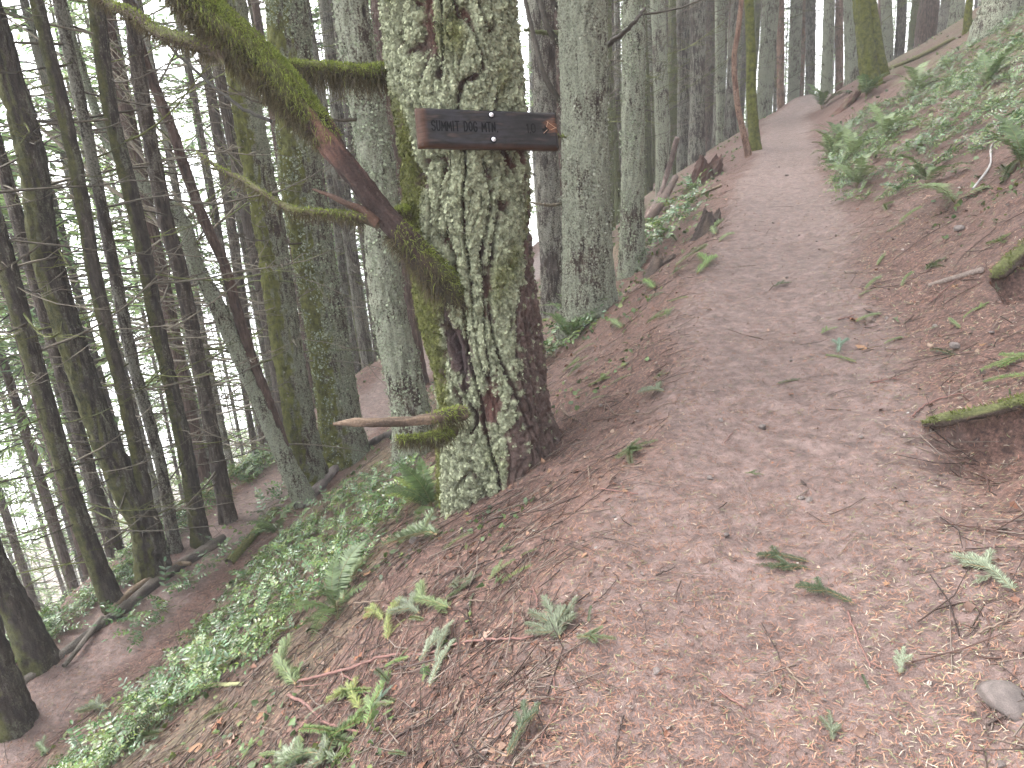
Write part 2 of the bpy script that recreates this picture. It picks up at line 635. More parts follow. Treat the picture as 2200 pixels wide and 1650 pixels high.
RT = 0.325
zs = np.concatenate([np.linspace(-2.85, 0.95, 440), np.linspace(1.0, 27, 24)])
NU = 380
th = np.linspace(0, 2 * math.pi, NU, endpoint=False)
ZZ, TH = np.meshgrid(zs, th, indexing='ij')
Z = ZZ.ravel(); T_ = TH.ravel()
axx, axy = axis_at(Z)
c, sn_ = np.cos(T_), np.sin(T_)
gr = height(axx + c * RT, axy + sn_ * RT, False)
hab = Z - gr
taper = np.clip(1 - (Z - 1) / 27.5, 0.06, 1.0) * np.where(Z > 1, 1, 1)
rad = RT * np.where(Z < 1, 1.0, taper)
flare = 1 + 0.16 * np.exp(-np.clip(hab, -0.3, 9) / 0.30) * (1 + 0.5 * np.sin(T_ * 5 + 0.8))
P0 = np.stack([RT * c, RT * sn_, Z], 1)
big_l = 0.05 * perlin(P0 * np.array([3.5, 3.5, 1.0])) + 0.02 * perlin(P0 * np.array([7, 7, 2.5]))
w1 = 0.7 * perlin(P0 * np.array([5, 5, 2.4]) + 31)
f1 = perlin(P0 * np.array([10.5, 10.5, 1.9]) + w1[:, None] * np.array([1, 1, 0.35]))
f2 = perlin(P0 * np.array([19, 19, 6.5]) + 7 + w1[:, None] * 0.8)
crack = 1 - sst(0.01, 0.17, np.abs(f1))
crack2 = 1 - sst(0.0, 0.17, np.abs(f2))
detail = fbm(P0 * 26 + 3, 3)
crumb = perlin(P0 * 75)
xr = c  # -1 left, +1 right as one stands before the sign
front = sst(0.3, -0.3, sn_)
thr = np.interp(Z, [-2.4, -2.05, -1.62, -1.34, -1.07, -0.72, -0.1], [-0.65, -0.12, 0.16, 0.36, 0.60, 0.86, 1.0])
brown = sst(-0.12, 0.2, xr - thr + 0.22 * perlin(P0 * np.array([6, 6, 3]) + 50)) * sst(0.55, -0.1, Z)
scar = np.exp(-(((xr + 0.42 - 0.25 * (-1.15 - Z)) / 0.19) ** 2 + ((Z + 1.12) / 0.24) ** 2)) * front
scar2 = np.exp(-(((xr - 0.02 + 0.5 * (-1.4 - Z)) / 0.16) ** 2 + ((Z + 1.42) / 0.17) ** 2)) * front
disp = big_l - 0.052 * crack * (1 - 0.15 * brown) - 0.016 * crack2 + 0.013 * detail + 0.005 * crumb
disp += 0.055 * np.exp(-(((xr + 0.50) / 0.26) ** 2 + ((Z + 0.86) / 0.16) ** 2)) * front
disp -= 0.03 * np.clip(scar, 0, 1) + 0.02 * scar2
rr = rad * flare + disp * np.where(Z > 1, taper, 1)
TV = np.stack([axx + rr * c, axy + rr * sn_, Z], 1)
lm = 0.8 * fbm(P0 * 24 + 90, 3) + 0.98 - 1.35 * crack - 0.55 * crack2 - 1.45 * brown - 1.8 * np.clip(scar, 0, 1) - 1.6 * scar2
lich = sst(-0.25, 0.55, lm)
mo = perlin(P0 * np.array([5, 5, 2.2]) + 140)
mossy = sst(0.05, 0.55, mo * 0.9 + sst(-0.55, -1.0, xr) * 0.75 * sst(0.2, -0.5, Z) - 0.15
            + 0.8 * np.exp(-(((xr + 0.55) / 0.3) ** 2 + ((Z + 0.85) / 0.14) ** 2)))
bn = fbm(P0 * np.array([20, 20, 9]), 2)[:, None]
bark_c = np.array([0.055, 0.037, 0.030]) * (1 + 0.5 * bn)
redp = sst(0.1, 0.5, perlin(P0 * np.array([6, 6, 3]) + 200))[:, None]
bark_c = bark_c * (1 - redp) + redp * np.array([0.085, 0.046, 0.036]) * (1 + 0.5 * bn)
soilc = np.array([0.075, 0.050, 0.043]) * (1 + 0.4 * bn)
bark_c = bark_c * (1 - brown[:, None]) + soilc * brown[:, None]
sc_ = np.clip(scar, 0, 1)[:, None]
bark_c = bark_c * (1 - sc_) + sc_ * np.array([0.035, 0.023, 0.024])
bark_c = bark_c * (1 - scar2[:, None]) + scar2[:, None] * np.array([0.085, 0.042, 0.034])
ln = (0.5 + 0.5 * np.clip(detail + 0.6 * crumb, -1, 1))[:, None]
lich_c = np.array([0.12, 0.126, 0.082]) * (1 - ln) + np.array([0.285, 0.305, 0.20]) * ln
moss_c = np.array([0.095, 0.10, 0.033]) * (0.6 + 0.7 * ln)
lich_c = lich_c * (1 - mossy[:, None]) + moss_c * mossy[:, None]
tint = np.clip(bark_c * (1 - lich[:, None]) + lich_c * lich[:, None], 0.01, 1)
r_, k_ = len(zs), NU
i_, j_ = np.meshgrid(np.arange(r_ - 1), np.arange(k_), indexing='ij')
fq = np.stack([i_ * k_ + j_, i_ * k_ + (j_ + 1) % k_, (i_ + 1) * k_ + (j_ + 1) % k_, (i_ + 1) * k_ + j_], -1).reshape(-1, 4)
bx, by = axis_at(np.array([-1.6]))
base0 = np.array([bx[0], by[0], gz(bx[0], by[0])])
sign_tree = thing('sign_tree', base0, 'massive lichen crusted fir trunk carrying the dark wooden sign', 'tree')
off = np.array(base0)
link('trunk', raw_mesh('trunk', TV - off, np.zeros((0, 3), np.int64), fq, M['bark_skin'], True, tint), sign_tree)

# foliose lichen flakes standing off the bark
TVg = TV.reshape(r_, k_, 3)
du = np.roll(TVg, -1, 1) - np.roll(TVg, 1, 1)
dv = np.gradient(TVg, axis=0)
NRM = np.cross(du, dv).reshape(-1, 3)
NRM /= np.linalg.norm(NRM, axis=1)[:, None] + 1e-9


def flakes(P, N, size, col, jit=0.6, lift=0.5, spokes=5):
    """small crinkled rosettes: a centre and a ragged rim, tilted off the surface"""
    k = len(P)
    a = rng.normal(size=(k, 3))
    nn = N + jit * a * 0.6
    nn /= np.linalg.norm(nn, axis=1)[:, None]
    u = np.cross(nn, rng.normal(size=(k, 3))); u /= np.linalg.norm(u, axis=1)[:, None] + 1e-9
    v = np.cross(nn, u)
    an = np.arange(spokes) * 2 * math.pi / spokes
    rim = rng.uniform(0.45, 1.25, (k, spokes)) * size[:, None]
    hgt = rng.uniform(-0.5, 0.6, (k, spokes)) * size[:, None]
    base = P + N * (size * lift)[:, None]
    V = base[:, None, :] + (rim * np.cos(an))[..., None] * u[:, None, :] + (rim * np.sin(an))[..., None] * v[:, None, :] + hgt[..., None] * nn[:, None, :]
    V = np.concatenate([base[:, None, :], V], 1).reshape(-1, 3)
    o = np.arange(k)[:, None] * (spokes + 1)
    jj_ = np.arange(spokes)[None, :]
    F = np.stack([np.broadcast_to(o, (k, spokes)), o + 1 + jj_, o + 1 + (jj_ + 1) % spokes], -1).reshape(-1, 3)
    C = np.repeat(col, spokes + 1, axis=0)
    return V, F, C


pv = lich * (Z < 0.9) * (hab > 0.0) * (sn_ < 0.55)
pv = pv / pv.sum()
idx = rng.choice(len(pv), 50000, p=pv)
lcol = lich_c[idx] * rng.uniform(0.75, 1.35, (len(idx), 1)) * np.array([1, 1, 1])
lcol = np.clip(lcol * 0.95, 0.02, 0.36)
V, F, C_ = flakes(TV[idx], NRM[idx], rng.uniform(0.003, 0.0105, len(idx)), lcol)
link('lichen', raw_mesh('lichen', V - off, F, np.zeros((0, 4), np.int64), M['lichen'], False, C_), sign_tree, kind='stuff')


# ------------------------------------------------------------------ limbs of the sign tree
def limb_mesh(path, rad, nu=28, nv=160, seed=0.0, amp=0.012, tints=None, closed_tip=True):
    P = spline(path, nv)
    T = np.gradient(P, axis=0); T /= np.linalg.norm(T, axis=1)[:, None]
    ref = np.array([0, 0, 1.0]) if abs(T[:, 2]).mean() < 0.9 else np.array([0, 1.0, 0])
    A = np.cross(T, ref); A /= np.linalg.norm(A, axis=1)[:, None]
    B = np.cross(A, T)
    r = np.interp(np.linspace(0, 1, nv), np.linspace(0, 1, len(rad)), rad)
    t = np.arange(nu) * 2 * math.pi / nu
    D = np.cos(t)[None, :, None] * A[:, None] + np.sin(t)[None, :, None] * B[:, None]
    q0 = P[:, None] + D * r[:, None, None]
    arc = np.concatenate([[0], np.cumsum(np.linalg.norm(np.diff(P, axis=0), axis=1))])
    Q = np.stack([np.broadcast_to(np.cos(t)[None] * r[:, None], (nv, nu)), np.broadcast_to(np.sin(t)[None] * r[:, None], (nv, nu)),
                  np.broadcast_to(arc[:, None], (nv, nu))], -1).reshape(-1, 3)
    ns = 0.6 * fbm(Q * np.array([30, 30, 6]) + seed, 3) + 0.5 * perlin(Q * np.array([12, 12, 4]) + seed + 5)
    V = q0.reshape(-1, 3) + (D.reshape(-1, 3)) * (amp * ns)[:, None]
    i, j = np.meshgrid(np.arange(nv - 1), np.arange(nu), indexing='ij')
    F = np.stack([i * nu + j, i * nu + (j + 1) % nu, (i + 1) * nu + (j + 1) % nu, (i + 1) * nu + j], -1).reshape(-1, 4)
    Vn = len(V)
    V = np.concatenate([V, P[-1:] + T[-1:] * r[-1] * 0.3])
    jj_ = np.arange(nu)
    F3 = np.stack([(nv - 1) * nu + jj_, (nv - 1) * nu + (jj_ + 1) % nu, np.full(nu, Vn)], -1)
    fr = np.repeat(np.linspace(0, 1, nv), nu)
    upv = D.reshape(-1, 3)[:, 2]
    if tints is None:
        C = np.tile([0.1, 0.07, 0.05], (len(V), 1))
    else:
        C = tints(fr, upv, ns, Q)
        C = np.concatenate([C, C[-1:]])
    return V, F3, F, C, (P, D, r, T)


def moss_strands(pts, nrm, length, width, col, droop=0.8, spread=0.5):
    """thin tapering threads hanging from a mossy limb: two-segment blades"""
    k = len(pts)
    d0 = nrm * spread + rng.normal(size=(k, 3)) * 0.35 + np.array([0, 0, -0.1])
    d0 /= np.linalg.norm(d0, axis=1)[:, None]
    side = np.cross(d0, rng.normal(size=(k, 3))); side /= np.linalg.norm(side, axis=1)[:, None]
    p1 = pts + d0 * (length * 0.5)[:, None]
    d1 = d0 * (1 - droop) + np.array([0, 0, -1.0]) * droop + rng.normal(size=(k, 3)) * 0.2
    p2 = p1 + d1 * (length * 0.6)[:, None]
    w = side * width[:, None]
    V = np.stack([pts - w, pts + w, p1 + w * 0.8, p1 - w * 0.8, p2], 1).reshape(-1, 3)
    o = np.arange(k)[:, None] * 5
    f4 = (o + np.array([[0, 1, 2, 3]]))
    f3 = (o + np.array([[3, 2, 4]]))
    return V, f3, f4, np.repeat(col, 5, axis=0)


lp = [(1030, 690, 4.20), (962, 618, 3.90), (880, 527, 3.74), (805, 440, 3.68), (740, 352, 3.62), (688, 278, 3.58), (605, 182, 3.52),
      (522, 100, 3.46), (440, 25, 3.40), (372, -60, 3.34), (300, -170, 3.26), (210, -330, 3.15)]
lpath = [pt(u, v, d) for u, v, d in lp]


def limb_tint(fr, up, ns, Q):
    moss = np.maximum(sst(0.20, 0.10, fr + 0.05 * ns), sst(0.47, 0.53, fr + 0.03 * ns))
    wood = np.array([0.034, 0.021, 0.018]) * (1 + 0.8 * ns[:, None]) + np.array([0.075, 0.034, 0.022]) * (sst(0.15, 0.5, ns) * sst(0.25, 0.5, fr))[:, None]
    gr_ = np.array([0.065, 0.066, 0.022]) * (1 + 0.4 * ns[:, None])
    dk = np.array([0.035, 0.030, 0.019]) * (1 + 0.4 * ns[:, None])
    mcol = dk + (gr_ - dk) * sst(-0.3, 0.5, up)[:, None]
    return np.clip(wood * (1 - moss[:, None]) + mcol * moss[:, None], 0.01, 1)


V, f3, f4, C_, (LP, LD, LR, LT) = limb_mesh(lpath, [0.15, 0.088, 0.062, 0.052, 0.050, 0.058, 0.082, 0.085, 0.08, 0.075, 0.07, 0.06], 44, 300, 3, 0.024, limb_tint)
limb = link('limb', raw_mesh('limb', V - off, f3, f4, M['bark_skin'], True, C_), sign_tree,
            label='thick diagonal dead limb with a shaggy moss coat and a bare reddish stretch')


def moss_on(limbdata, ranges, n, parent, up_only=True, length=(0.02, 0.06), pick=None, bright=1.0, fringe=0.35, name='moss'):
    P, D, r, T = limbdata
    nv, nu = D.shape[:2]
    mb = MB()
    fr = np.linspace(0, 1, nv)
    wt = np.zeros(nv)
    for a, b, w in ranges:
        wt += w * ((fr >= a) & (fr <= b))
    wt = wt * np.linalg.norm(np.gradient(P, axis=0), axis=1) * (r + 0.02)
    wt /= wt.sum()
    i = rng.choice(nv, n, p=wt)
    j = rng.integers(0, nu, n)
    nrm = D[i, j]
    up = nrm[:, 2]
    tt = rng.uniform(-0.5, 0.5, n)[:, None] * (np.gradient(P, axis=0)[i])
    pts = P[i] + tt + nrm * (r[i] * 0.95)[:, None]
    L = rng.uniform(*length, n) * (1 + fringe * 2.0 * sst(0.1, -0.8, up))
    g = sst(-0.25, 0.45, up + 0.3 * rng.normal(size=n) + 0.35 * nrm[:, 0])[:, None]
    colr = (np.array([0.075, 0.062, 0.036]) * (1 - g) + np.array([0.165, 0.20, 0.045]) * g) * rng.uniform(0.6, 1.35, (n, 1)) * bright
    V, f3, f4, C = moss_strands(pts, nrm, L, rng.uniform(0.0009, 0.0022, n), colr)
    me = raw_mesh(name, V - off, f3, f4, M['moss'], False, C)
    return link(name, me, parent, kind='stuff')


moss_on((LP, LD, LR, LT), [(0.47, 0.92, 1.0), (0.05, 0.22, 0.28), (0.42, 0.47, 0.4)], 26000, limb, length=(0.018, 0.055))


def side_limb(name, px, rads, tintf, moss=0, mr=((0, 1, 1),), label=None, ml=(0.015, 0.04), amp=0.006, nu=16, nv=90, fringe=0.6, bright=1.0):
    path = [pt(u, v, d) for u, v, d in px]
    V, f3, f4, C, data = limb_mesh(path, rads, nu, nv, rng.uniform(0, 50), amp, tintf)
    o = link(name, raw_mesh(name, V - off, f3, f4, M['bark_skin'], True, C), sign_tree)
    if label:
        o['label'] = label
    if moss:
        moss_on(data, mr, moss, o, length=ml, fringe=fringe, bright=bright)
    return o


def flat_tint(c, v=0.45, c2=None):
    c = np.array(c)
    def f(fr, up, ns, Q):
        k = c * (1 + v * ns[:, None])
        if c2 is not None:
            m_ = sst(-0.1, 0.4, ns + up * 0.4)[:, None]
            k = k * (1 - m_) + np.array(c2) * (1 + v * ns[:, None]) * m_
        return np.clip(k, 0.01, 1)
    return f


brownw, mossw = (0.06, 0.043, 0.033), (0.065, 0.068, 0.022)
side_limb('branch', [(880, 142, 4.05), (835, 148, 3.92), (775, 156, 3.85), (700, 147, 3.82), (630, 142, 3.8), (575, 131, 3.78)],
          [0.03, 0.03, 0.036, 0.03, 0.026, 0.018], flat_tint(brownw, 0.4, mossw), 5200, [(0.1, 0.95, 1)], 'short horizontal branch under a fringe of hanging moss', fringe=1.2)
side_limb('branch', [(492, 118, 3.44), (440, 100, 3.43), (345, 70, 3.46), (289, 31, 3.5), (238, 8, 3.55), (170, -40, 3.6)],
          [0.05, 0.032, 0.027, 0.024, 0.02, 0.012], flat_tint(brownw, 0.4, (0.085, 0.085, 0.04)), 2800, [(0.1, 0.95, 1)], 'mossy side branch reaching left from the limb', ml=(0.012, 0.03))
side_limb('branch', [(815, 480, 3.70), (780, 468, 3.67), (737, 462, 3.66), (690, 457, 3.66), (628, 449, 3.68), (577, 421, 3.72), (520, 385, 3.78), (475, 365, 3.82), (424, 329, 3.88)],
          [0.03, 0.026, 0.018, 0.016, 0.015, 0.013, 0.012, 0.012, 0.006], flat_tint((0.07, 0.055, 0.037), 0.4, (0.08, 0.077, 0.035)), 1800, [(0.12, 0.5, 1), (0.5, 1, 0.35)], 'thin crooked branch with moss below the bare wood', ml=(0.012, 0.035))
side_limb('branch', [(812, 478, 3.68), (780, 452, 3.66), (745, 437, 3.66), (712, 421, 3.68), (672, 407, 3.7)],
          [0.03, 0.022, 0.016, 0.011, 0.003], flat_tint((0.06, 0.034, 0.024), 0.6), 0, label='splintered reddish stub pointing left')
side_limb('branch', [(872, 452, 3.95), (860, 452, 3.8), (845, 458, 3.74)], [0.022, 0.02, 0.008], flat_tint(brownw, 0.4, mossw), 900, label='tuft of moss on a short knot')
side_limb('branch', [(990, 888, 3.95), (940, 897, 3.72), (905, 901, 3.66), (870, 905, 3.62), (800, 909, 3.58), (760, 908, 3.56), (716, 911, 3.54)],
          [0.042, 0.027, 0.024, 0.022, 0.023, 0.018, 0.008], flat_tint((0.07, 0.05, 0.038), 0.7, (0.12, 0.085, 0.06)), 700, [(0.0, 0.28, 1)], 'broken dead branch stub near the base with bare brown wood', amp=0.010, nu=20)
side_limb('branch', [(975, 925, 3.9), (935, 938, 3.74), (900, 941, 3.7), (852, 944, 3.66)], [0.03, 0.022, 0.017, 0.014], flat_tint(brownw, 0.4, mossw), 1800, [(0.1, 1, 1)],
          'short mossy stub below the broken one')
side_limb('branch', [(1125, 294, 4.1), (1200, 293, 4.0), (1216, 296, 3.95)], [0.012, 0.008, 0.004], flat_tint(brownw, 0.4, mossw), 150, label='thin twig poking out behind the sign')
# moss cushions on the trunk around the limb joint and down the left edge
pv = mossy * sst(0.2, 0.6, mossy) * (Z < 0.3) * (hab > 0.02) * (sn_ < 0.4)
idx = rng.choice(len(pv), 6500, p=pv / pv.sum())
colr = np.array([0.10, 0.11, 0.033]) * rng.uniform(0.6, 1.4, (len(idx), 1))
V, f3, f4, C_ = moss_strands(TV[idx], NRM[idx], rng.uniform(0.012, 0.035, len(idx)), rng.uniform(0.0009, 0.002, len(idx)), colr, spread=0.8)
link('moss', raw_mesh('moss', V - off, f3, f4, M['moss'], False, C_), sign_tree, kind='stuff')

# ================================================================== THE SIGN
# corners along pixel rays: the left end stands nearer than the right
TL, TR, BR, BL = pt(890, 229, 3.46), pt(1200, 241, 3.68), pt(1200, 318, 3.68), pt(906, 314, 3.46)
ctr = (TL + TR + BR + BL) / 4
ex = ((TR - TL) + (BR - BL)); ex /= np.linalg.norm(ex)
ez = ((TL - BL) + (TR - BR)); ez -= ex * (ez @ ex); ez /= np.linalg.norm(ez)
ey = np.cross(ez, ex)          # into the tree
SLEN = (np.linalg.norm(TR - TL) + np.linalg.norm(BR - BL)) / 2
SH = (np.linalg.norm(TL - BL) + np.linalg.norm(TR - BR)) / 2
STH = 0.046
sign = bpy.data.objects.new('trail_sign', None)
COL.objects.link(sign)
sign.matrix_world = Matrix(((ex[0], ey[0], ez[0], ctr[0]), (ex[1], ey[1], ez[1], ctr[1]), (ex[2], ey[2], ez[2], ctr[2]), (0, 0, 0, 1)))
sign['label'] = 'dark weathered wooden trail sign bolted to the big tree'
sign['category'] = 'sign'


def board_mesh():
    """bevelled plank with a sawn, slightly wavy outline; face towards -y"""
    nx, nz = 120, 34
    bv = 0.017
    xs = np.concatenate([[-SLEN / 2], np.linspace(-SLEN / 2 + bv * 1.6, SLEN / 2 - bv, nx - 2), [SLEN / 2]])
    zs_ = np.concatenate([[-SH / 2], np.linspace(-SH / 2 + bv, SH / 2 - bv * 0.8, nz - 2), [SH / 2]])
    X, Zb = np.meshgrid(xs, zs_, indexing='ij')
    edge = np.zeros_like(X); edge[[0, -1], :] = 1; edge[:, [0, -1]] = 1
    Q = np.stack([X.ravel() * 3, Zb.ravel() * 60, np.zeros(X.size)], 1)
    grain = fbm(Q, 3)
    Yf = edge.ravel() * bv * 0.85 + 0.0010 * grain * (1 - edge.ravel())
    wv = 0.0025 * perlin(np.stack([X.ravel() * 6, Zb.ravel() * 2, np.zeros(X.size)], 1))
    Vf = np.stack([X.ravel(), Yf, Zb.ravel() + wv], 1)
    n2 = len(xs); m2 = len(zs_)
    i, j = np.meshgrid(np.arange(n2 - 1), np.arange(m2 - 1), indexing='ij')
    F = np.stack([i * m2 + j, (i + 1) * m2 + j, (i + 1) * m2 + j + 1, i * m2 + j + 1], -1).reshape(-1, 4)
    # rim
    ring = [(a, 0) for a in range(n2)] + [(n2 - 1, b) for b in range(1, m2)] + [(a, m2 - 1) for a in range(n2 - 2, -1, -1)] + [(0, b) for b in range(m2 - 2, 0, -1)]
    rid = np.array([a * m2 + b for a, b in ring])
    Vb = Vf[rid].copy(); Vb[:, 1] = STH
    o = len(Vf); k = len(rid)
    Fr = np.stack([rid, o + np.arange(k), o + (np.arange(k) + 1) % k, np.roll(rid, -1)], -1)
    cb = np.array([[0, STH, 0]])
    V = np.concatenate([Vf, Vb, cb])
    F3 = np.stack([o + np.arange(k), np.full(k, o + k), o + (np.arange(k) + 1) % k], -1)
    # stain: blackened face, raw reddish wood on the left bevel, a worn orange patch at the right
    x, z = V[:, 0] / SLEN, V[:, 2] / SH
    g2 = fbm(np.stack([x * 6, z * 9, np.zeros(len(V))], 1), 3)
    g3 = fbm(np.stack([x * 10, z * 40, np.zeros(len(V)) + 5], 1), 2)
    C = np.array([0.0115, 0.0100, 0.0102])[None] * (1 + 0.35 * g3[:, None] + 0.35 * g2[:, None])
    C += np.array([0.02, 0.012, 0.008]) * sst(0.25, 0.8, g2)[:, None]
    C += np.array([0.009, 0.009, 0.011]) * (sst(-0.3, 0.3, -g2) * sst(0.25, 0.0, x))[:, None]
    lb = sst(-0.472, -0.486, x) * (V[:, 1] < STH * 0.9)
    lb = np.maximum(lb, sst(-0.425, -0.455, x + 0.01 * g3))
    C = C * (1 - lb[:, None]) + lb[:, None] * np.array([0.045, 0.024, 0.017]) * (1 + 0.5 * g3[:, None])
    d = np.exp(-(((x - 0.45 - 0.05 * g2) / 0.085) ** 2 + ((z - 0.10) / 0.24) ** 2)) * 1.4
    d *= sst(-0.62, -0.35, z - (x - 0.5) * 1.9 - 0.45 + 0.0) if False else 1
    op = 0.85 * sst(0.55, 1.1, d + 0.35 * g3 + 0.3 * g2 - 1.2 * np.clip(-(z - 0.02) - 0.9 * (x - 0.5) - 0.05, 0, 1))
    C = C * (1 - op[:, None]) + op[:, None] * np.array([0.085, 0.036, 0.018]) * (1 + 0.5 * g3[:, None])
    bt = sst(-0.44, -0.49, z)
    C = C * (1 - 0.6 * bt[:, None]) + 0.6 * bt[:, None] * np.array([0.07, 0.035, 0.022])
    return raw_mesh('board', V, F3, np.concatenate([F, Fr]), M['sign_wood'], False, np.clip(C, 0.006, 1))


M['sign_wood'] = tint_mat('sign_wood', 0.6, 0.13, 0, (20, 0.25), (70, 0.25, 0.003))
link('board', board_mesh(), sign)

STROKES = {
    'S': [[(.95, .85), (.75, 1), (.3, 1), (.05, .85), (.05, .65), (.3, .53), (.7, .47), (.95, .32), (.95, .15), (.7, 0), (.25, 0), (.03, .15)]],
    'U': [[(.05, 1), (.05, .25), (.25, 0), (.7, 0), (.92, .25), (.92, 1)]],
    'M': [[(.0, 0), (.08, 1), (.5, .25), (.92, 1), (1.0, 0)]],
    'I': [[(.5, 0), (.5, 1)]],
    'T': [[(0, 1), (1, 1)], [(.5, 1), (.5, 0)]],
    'D': [[(.08, 0), (.08, 1), (.6, 1), (.93, .75), (.93, .25), (.6, 0), (.08, 0)]],
    'O': [[(.5, 1), (.1, .8), (.03, .5), (.1, .2), (.5, 0), (.9, .2), (.97, .5), (.9, .8), (.5, 1)]],
    'G': [[(.95, .8), (.7, 1), (.3, 1), (.05, .75), (.05, .25), (.3, 0), (.75, 0), (.95, .2), (.95, .45), (.6, .45)]],
    'N': [[(.05, 0), (.05, 1), (.93, 0), (.93, 1)]],
    '.': [[(.45, -.02), (.5, .04)]],
    '1': [[(.25, .8), (.5, 1), (.5, 0)]],
    '0': [[(.5, 1), (.1, .8), (.1, .2), (.5, 0), (.9, .2), (.9, .8), (.5, 1)]],
}
M['routed'] = tint_mat('routed', 0.9, 0.1, 0, (40, 0.2))


def strokes_mesh(name, items, w, tint):
    """routed letters: each stroke a shallow rounded groove line, a hair proud of the face"""
    mb = MB()
    for ch, x0, z0, cw, chh in items:
        for st in STROKES[ch]:
            P = np.array([(x0 + a * cw, -0.0014, z0 + b * chh) for a, b in st])
            if len(P) > 2:
                P = np.concatenate([np.linspace(P[i], P[i + 1], 4)[:-1] for i in range(len(P) - 1)] + [P[-1:]])
            d = np.gradient(P, axis=0); d /= np.linalg.norm(d, axis=1)[:, None]
            sd = np.stack([-d[:, 2], np.zeros(len(P)), d[:, 0]], 1) * w / 2
            e = d[[0, -1]] * w / 2
            P2 = P.copy(); P2[0] -= e[0]; P2[-1] += e[1]
            Vv = np.stack([P2 - sd, P2 + sd + np.array([0, -0.0002, 0])], 1).reshape(-1, 3)
            i = np.arange(len(P) - 1) * 2
            mb.add(Vv, np.stack([i, i + 2, i + 3, i + 1], -1), tint)
    return mb.mesh(name, M['routed'], False)


LH = 0.043
def word(txt, x0, z0, adv=0.0355, cw=0.023, slope=0.0):
    r = []
    x = x0
    for ch in txt:
        if ch == ' ':
            x += adv * 0.75; continue
        a = 0.35 if ch in 'I.' else 1.0
        r.append((ch, x if a == 1.0 else x - cw * 0.3, z0 + slope * (x - x0), cw * (1.0 if ch != 'M' else 1.2), LH))
        x += adv * (0.62 if ch in 'I' else 1.0) * (1.12 if ch == 'M' else 1)
    return r


X0 = -SLEN / 2 + SLEN * 0.093
link('lettering', strokes_mesh('lettering', word('SUMMIT DOG MTN.', X0, -0.016, adv=SLEN * 0.0335, cw=SLEN * 0.0235), 0.0062, (0.003, 0.003, 0.0035)), sign)
xr0 = -SLEN / 2 + SLEN * 0.757
it = [('1', xr0, -0.016, 0.02, LH), ('.', xr0 + 0.012, -0.016, 0.02, LH), ('0', xr0 + 0.026, -0.016, 0.022, LH)]
link('mileage', strokes_mesh('mileage', it, 0.0055, (0.004, 0.0035, 0.0035)), sign)
mb = MB()
ar = np.array([(0, .5), (.35, .5), (.35, 1), (1, .35), (.35, -.3), (.35, .2), (0, .2)])
xa = -SLEN / 2 + SLEN * 0.878
ac = [(xa + a * 0.034, -0.0015, -0.012 + b * 0.036 - 0.002) for a, b in ar]
mb.add(ac, [[0, 6, 5, 1]], (0.003, 0.003, 0.0035)); mb.add([ac[2], ac[4], ac[3]], [[0, 1, 2]], (0.003, 0.003, 0.0035))
link('arrow', mb.mesh('arrow', M['routed'], False), sign)
mb = MB()
for a, b in (((0.91, 0.1), (0.925, 0.34)), ((0.915, 0.32), (0.985, 0.05)), ((0.94, 0.0), (0.985, 0.1)), ((0.885, -0.14), (0.915, 0.0))):
    p0 = np.array([(a[0] - 0.5) * SLEN, -0.002, a[1] * SH * 0.7]); p1 = np.array([(b[0] - 0.5) * SLEN, -0.002, b[1] * SH * 0.7])
    add_tube(mb, np.stack([p0, p1]), 0.0011, 4, (0.35, 0.22, 0.15))
link('scratches', mb.mesh('scratches', M['wood'], False), sign)


def lathe(mb, prof, c, n=20, tint=(1, 1, 1)):
    """profile (radius, depth along -y)"""
    t = np.arange(n) * 2 * math.pi / n
    V = np.concatenate([[(c[0] + r * math.cos(a), c[1] - d, c[2] + r * math.sin(a)) for a in t] for r, d in prof])
    k = len(prof)
    i, j = np.meshgrid(np.arange(k - 1), np.arange(n), indexing='ij')
    F = np.stack([i * n + j, i * n + (j + 1) % n, (i + 1) * n + (j + 1) % n, (i + 1) * n + j], -1).reshape(-1, 4)
    mb.add(V, F, tint)


mt, t_, b_ = new_mat('zinc')
b_.inputs['Base Color'].default_value = (0.62, 0.62, 0.64, 1)
b_.inputs['Metallic'].default_value = 0.6
b_.inputs['Roughness'].default_value = 0.45
M['zinc'] = mt
sxy = lambda u, v: ((np.dot(pt(u, v, 3.57) - ctr, ex)), np.dot(pt(u, v, 3.57) - ctr, ez))
for u, v in ((1056, 246), (1061, 299)):
    a, b = sxy(u, v)
    mb = MB()
    lathe(mb, [(0.0172, 0.0006), (0.0172, 0.0022), (0.0100, 0.0022), (0.0095, 0.001)], (a, 0, b), 22, (0.008, 0.008, 0.009))
    cup = link('washer_recess', mb.mesh('washer_recess', M['routed'], True), sign)
    mb = MB()
    lathe(mb, [(0.0108, 0.0015), (0.0108, 0.0035), (0.0075, 0.0040), (0.0072, 0.0075), (0.0001, 0.0082)], (a, 0, b), 8)
    link('bolt', mb.mesh('bolt', M['zinc'], False), sign)

# ================================================================== THE FOREST
TREE_XY = [(base0[0], base0[1], 1.3)]


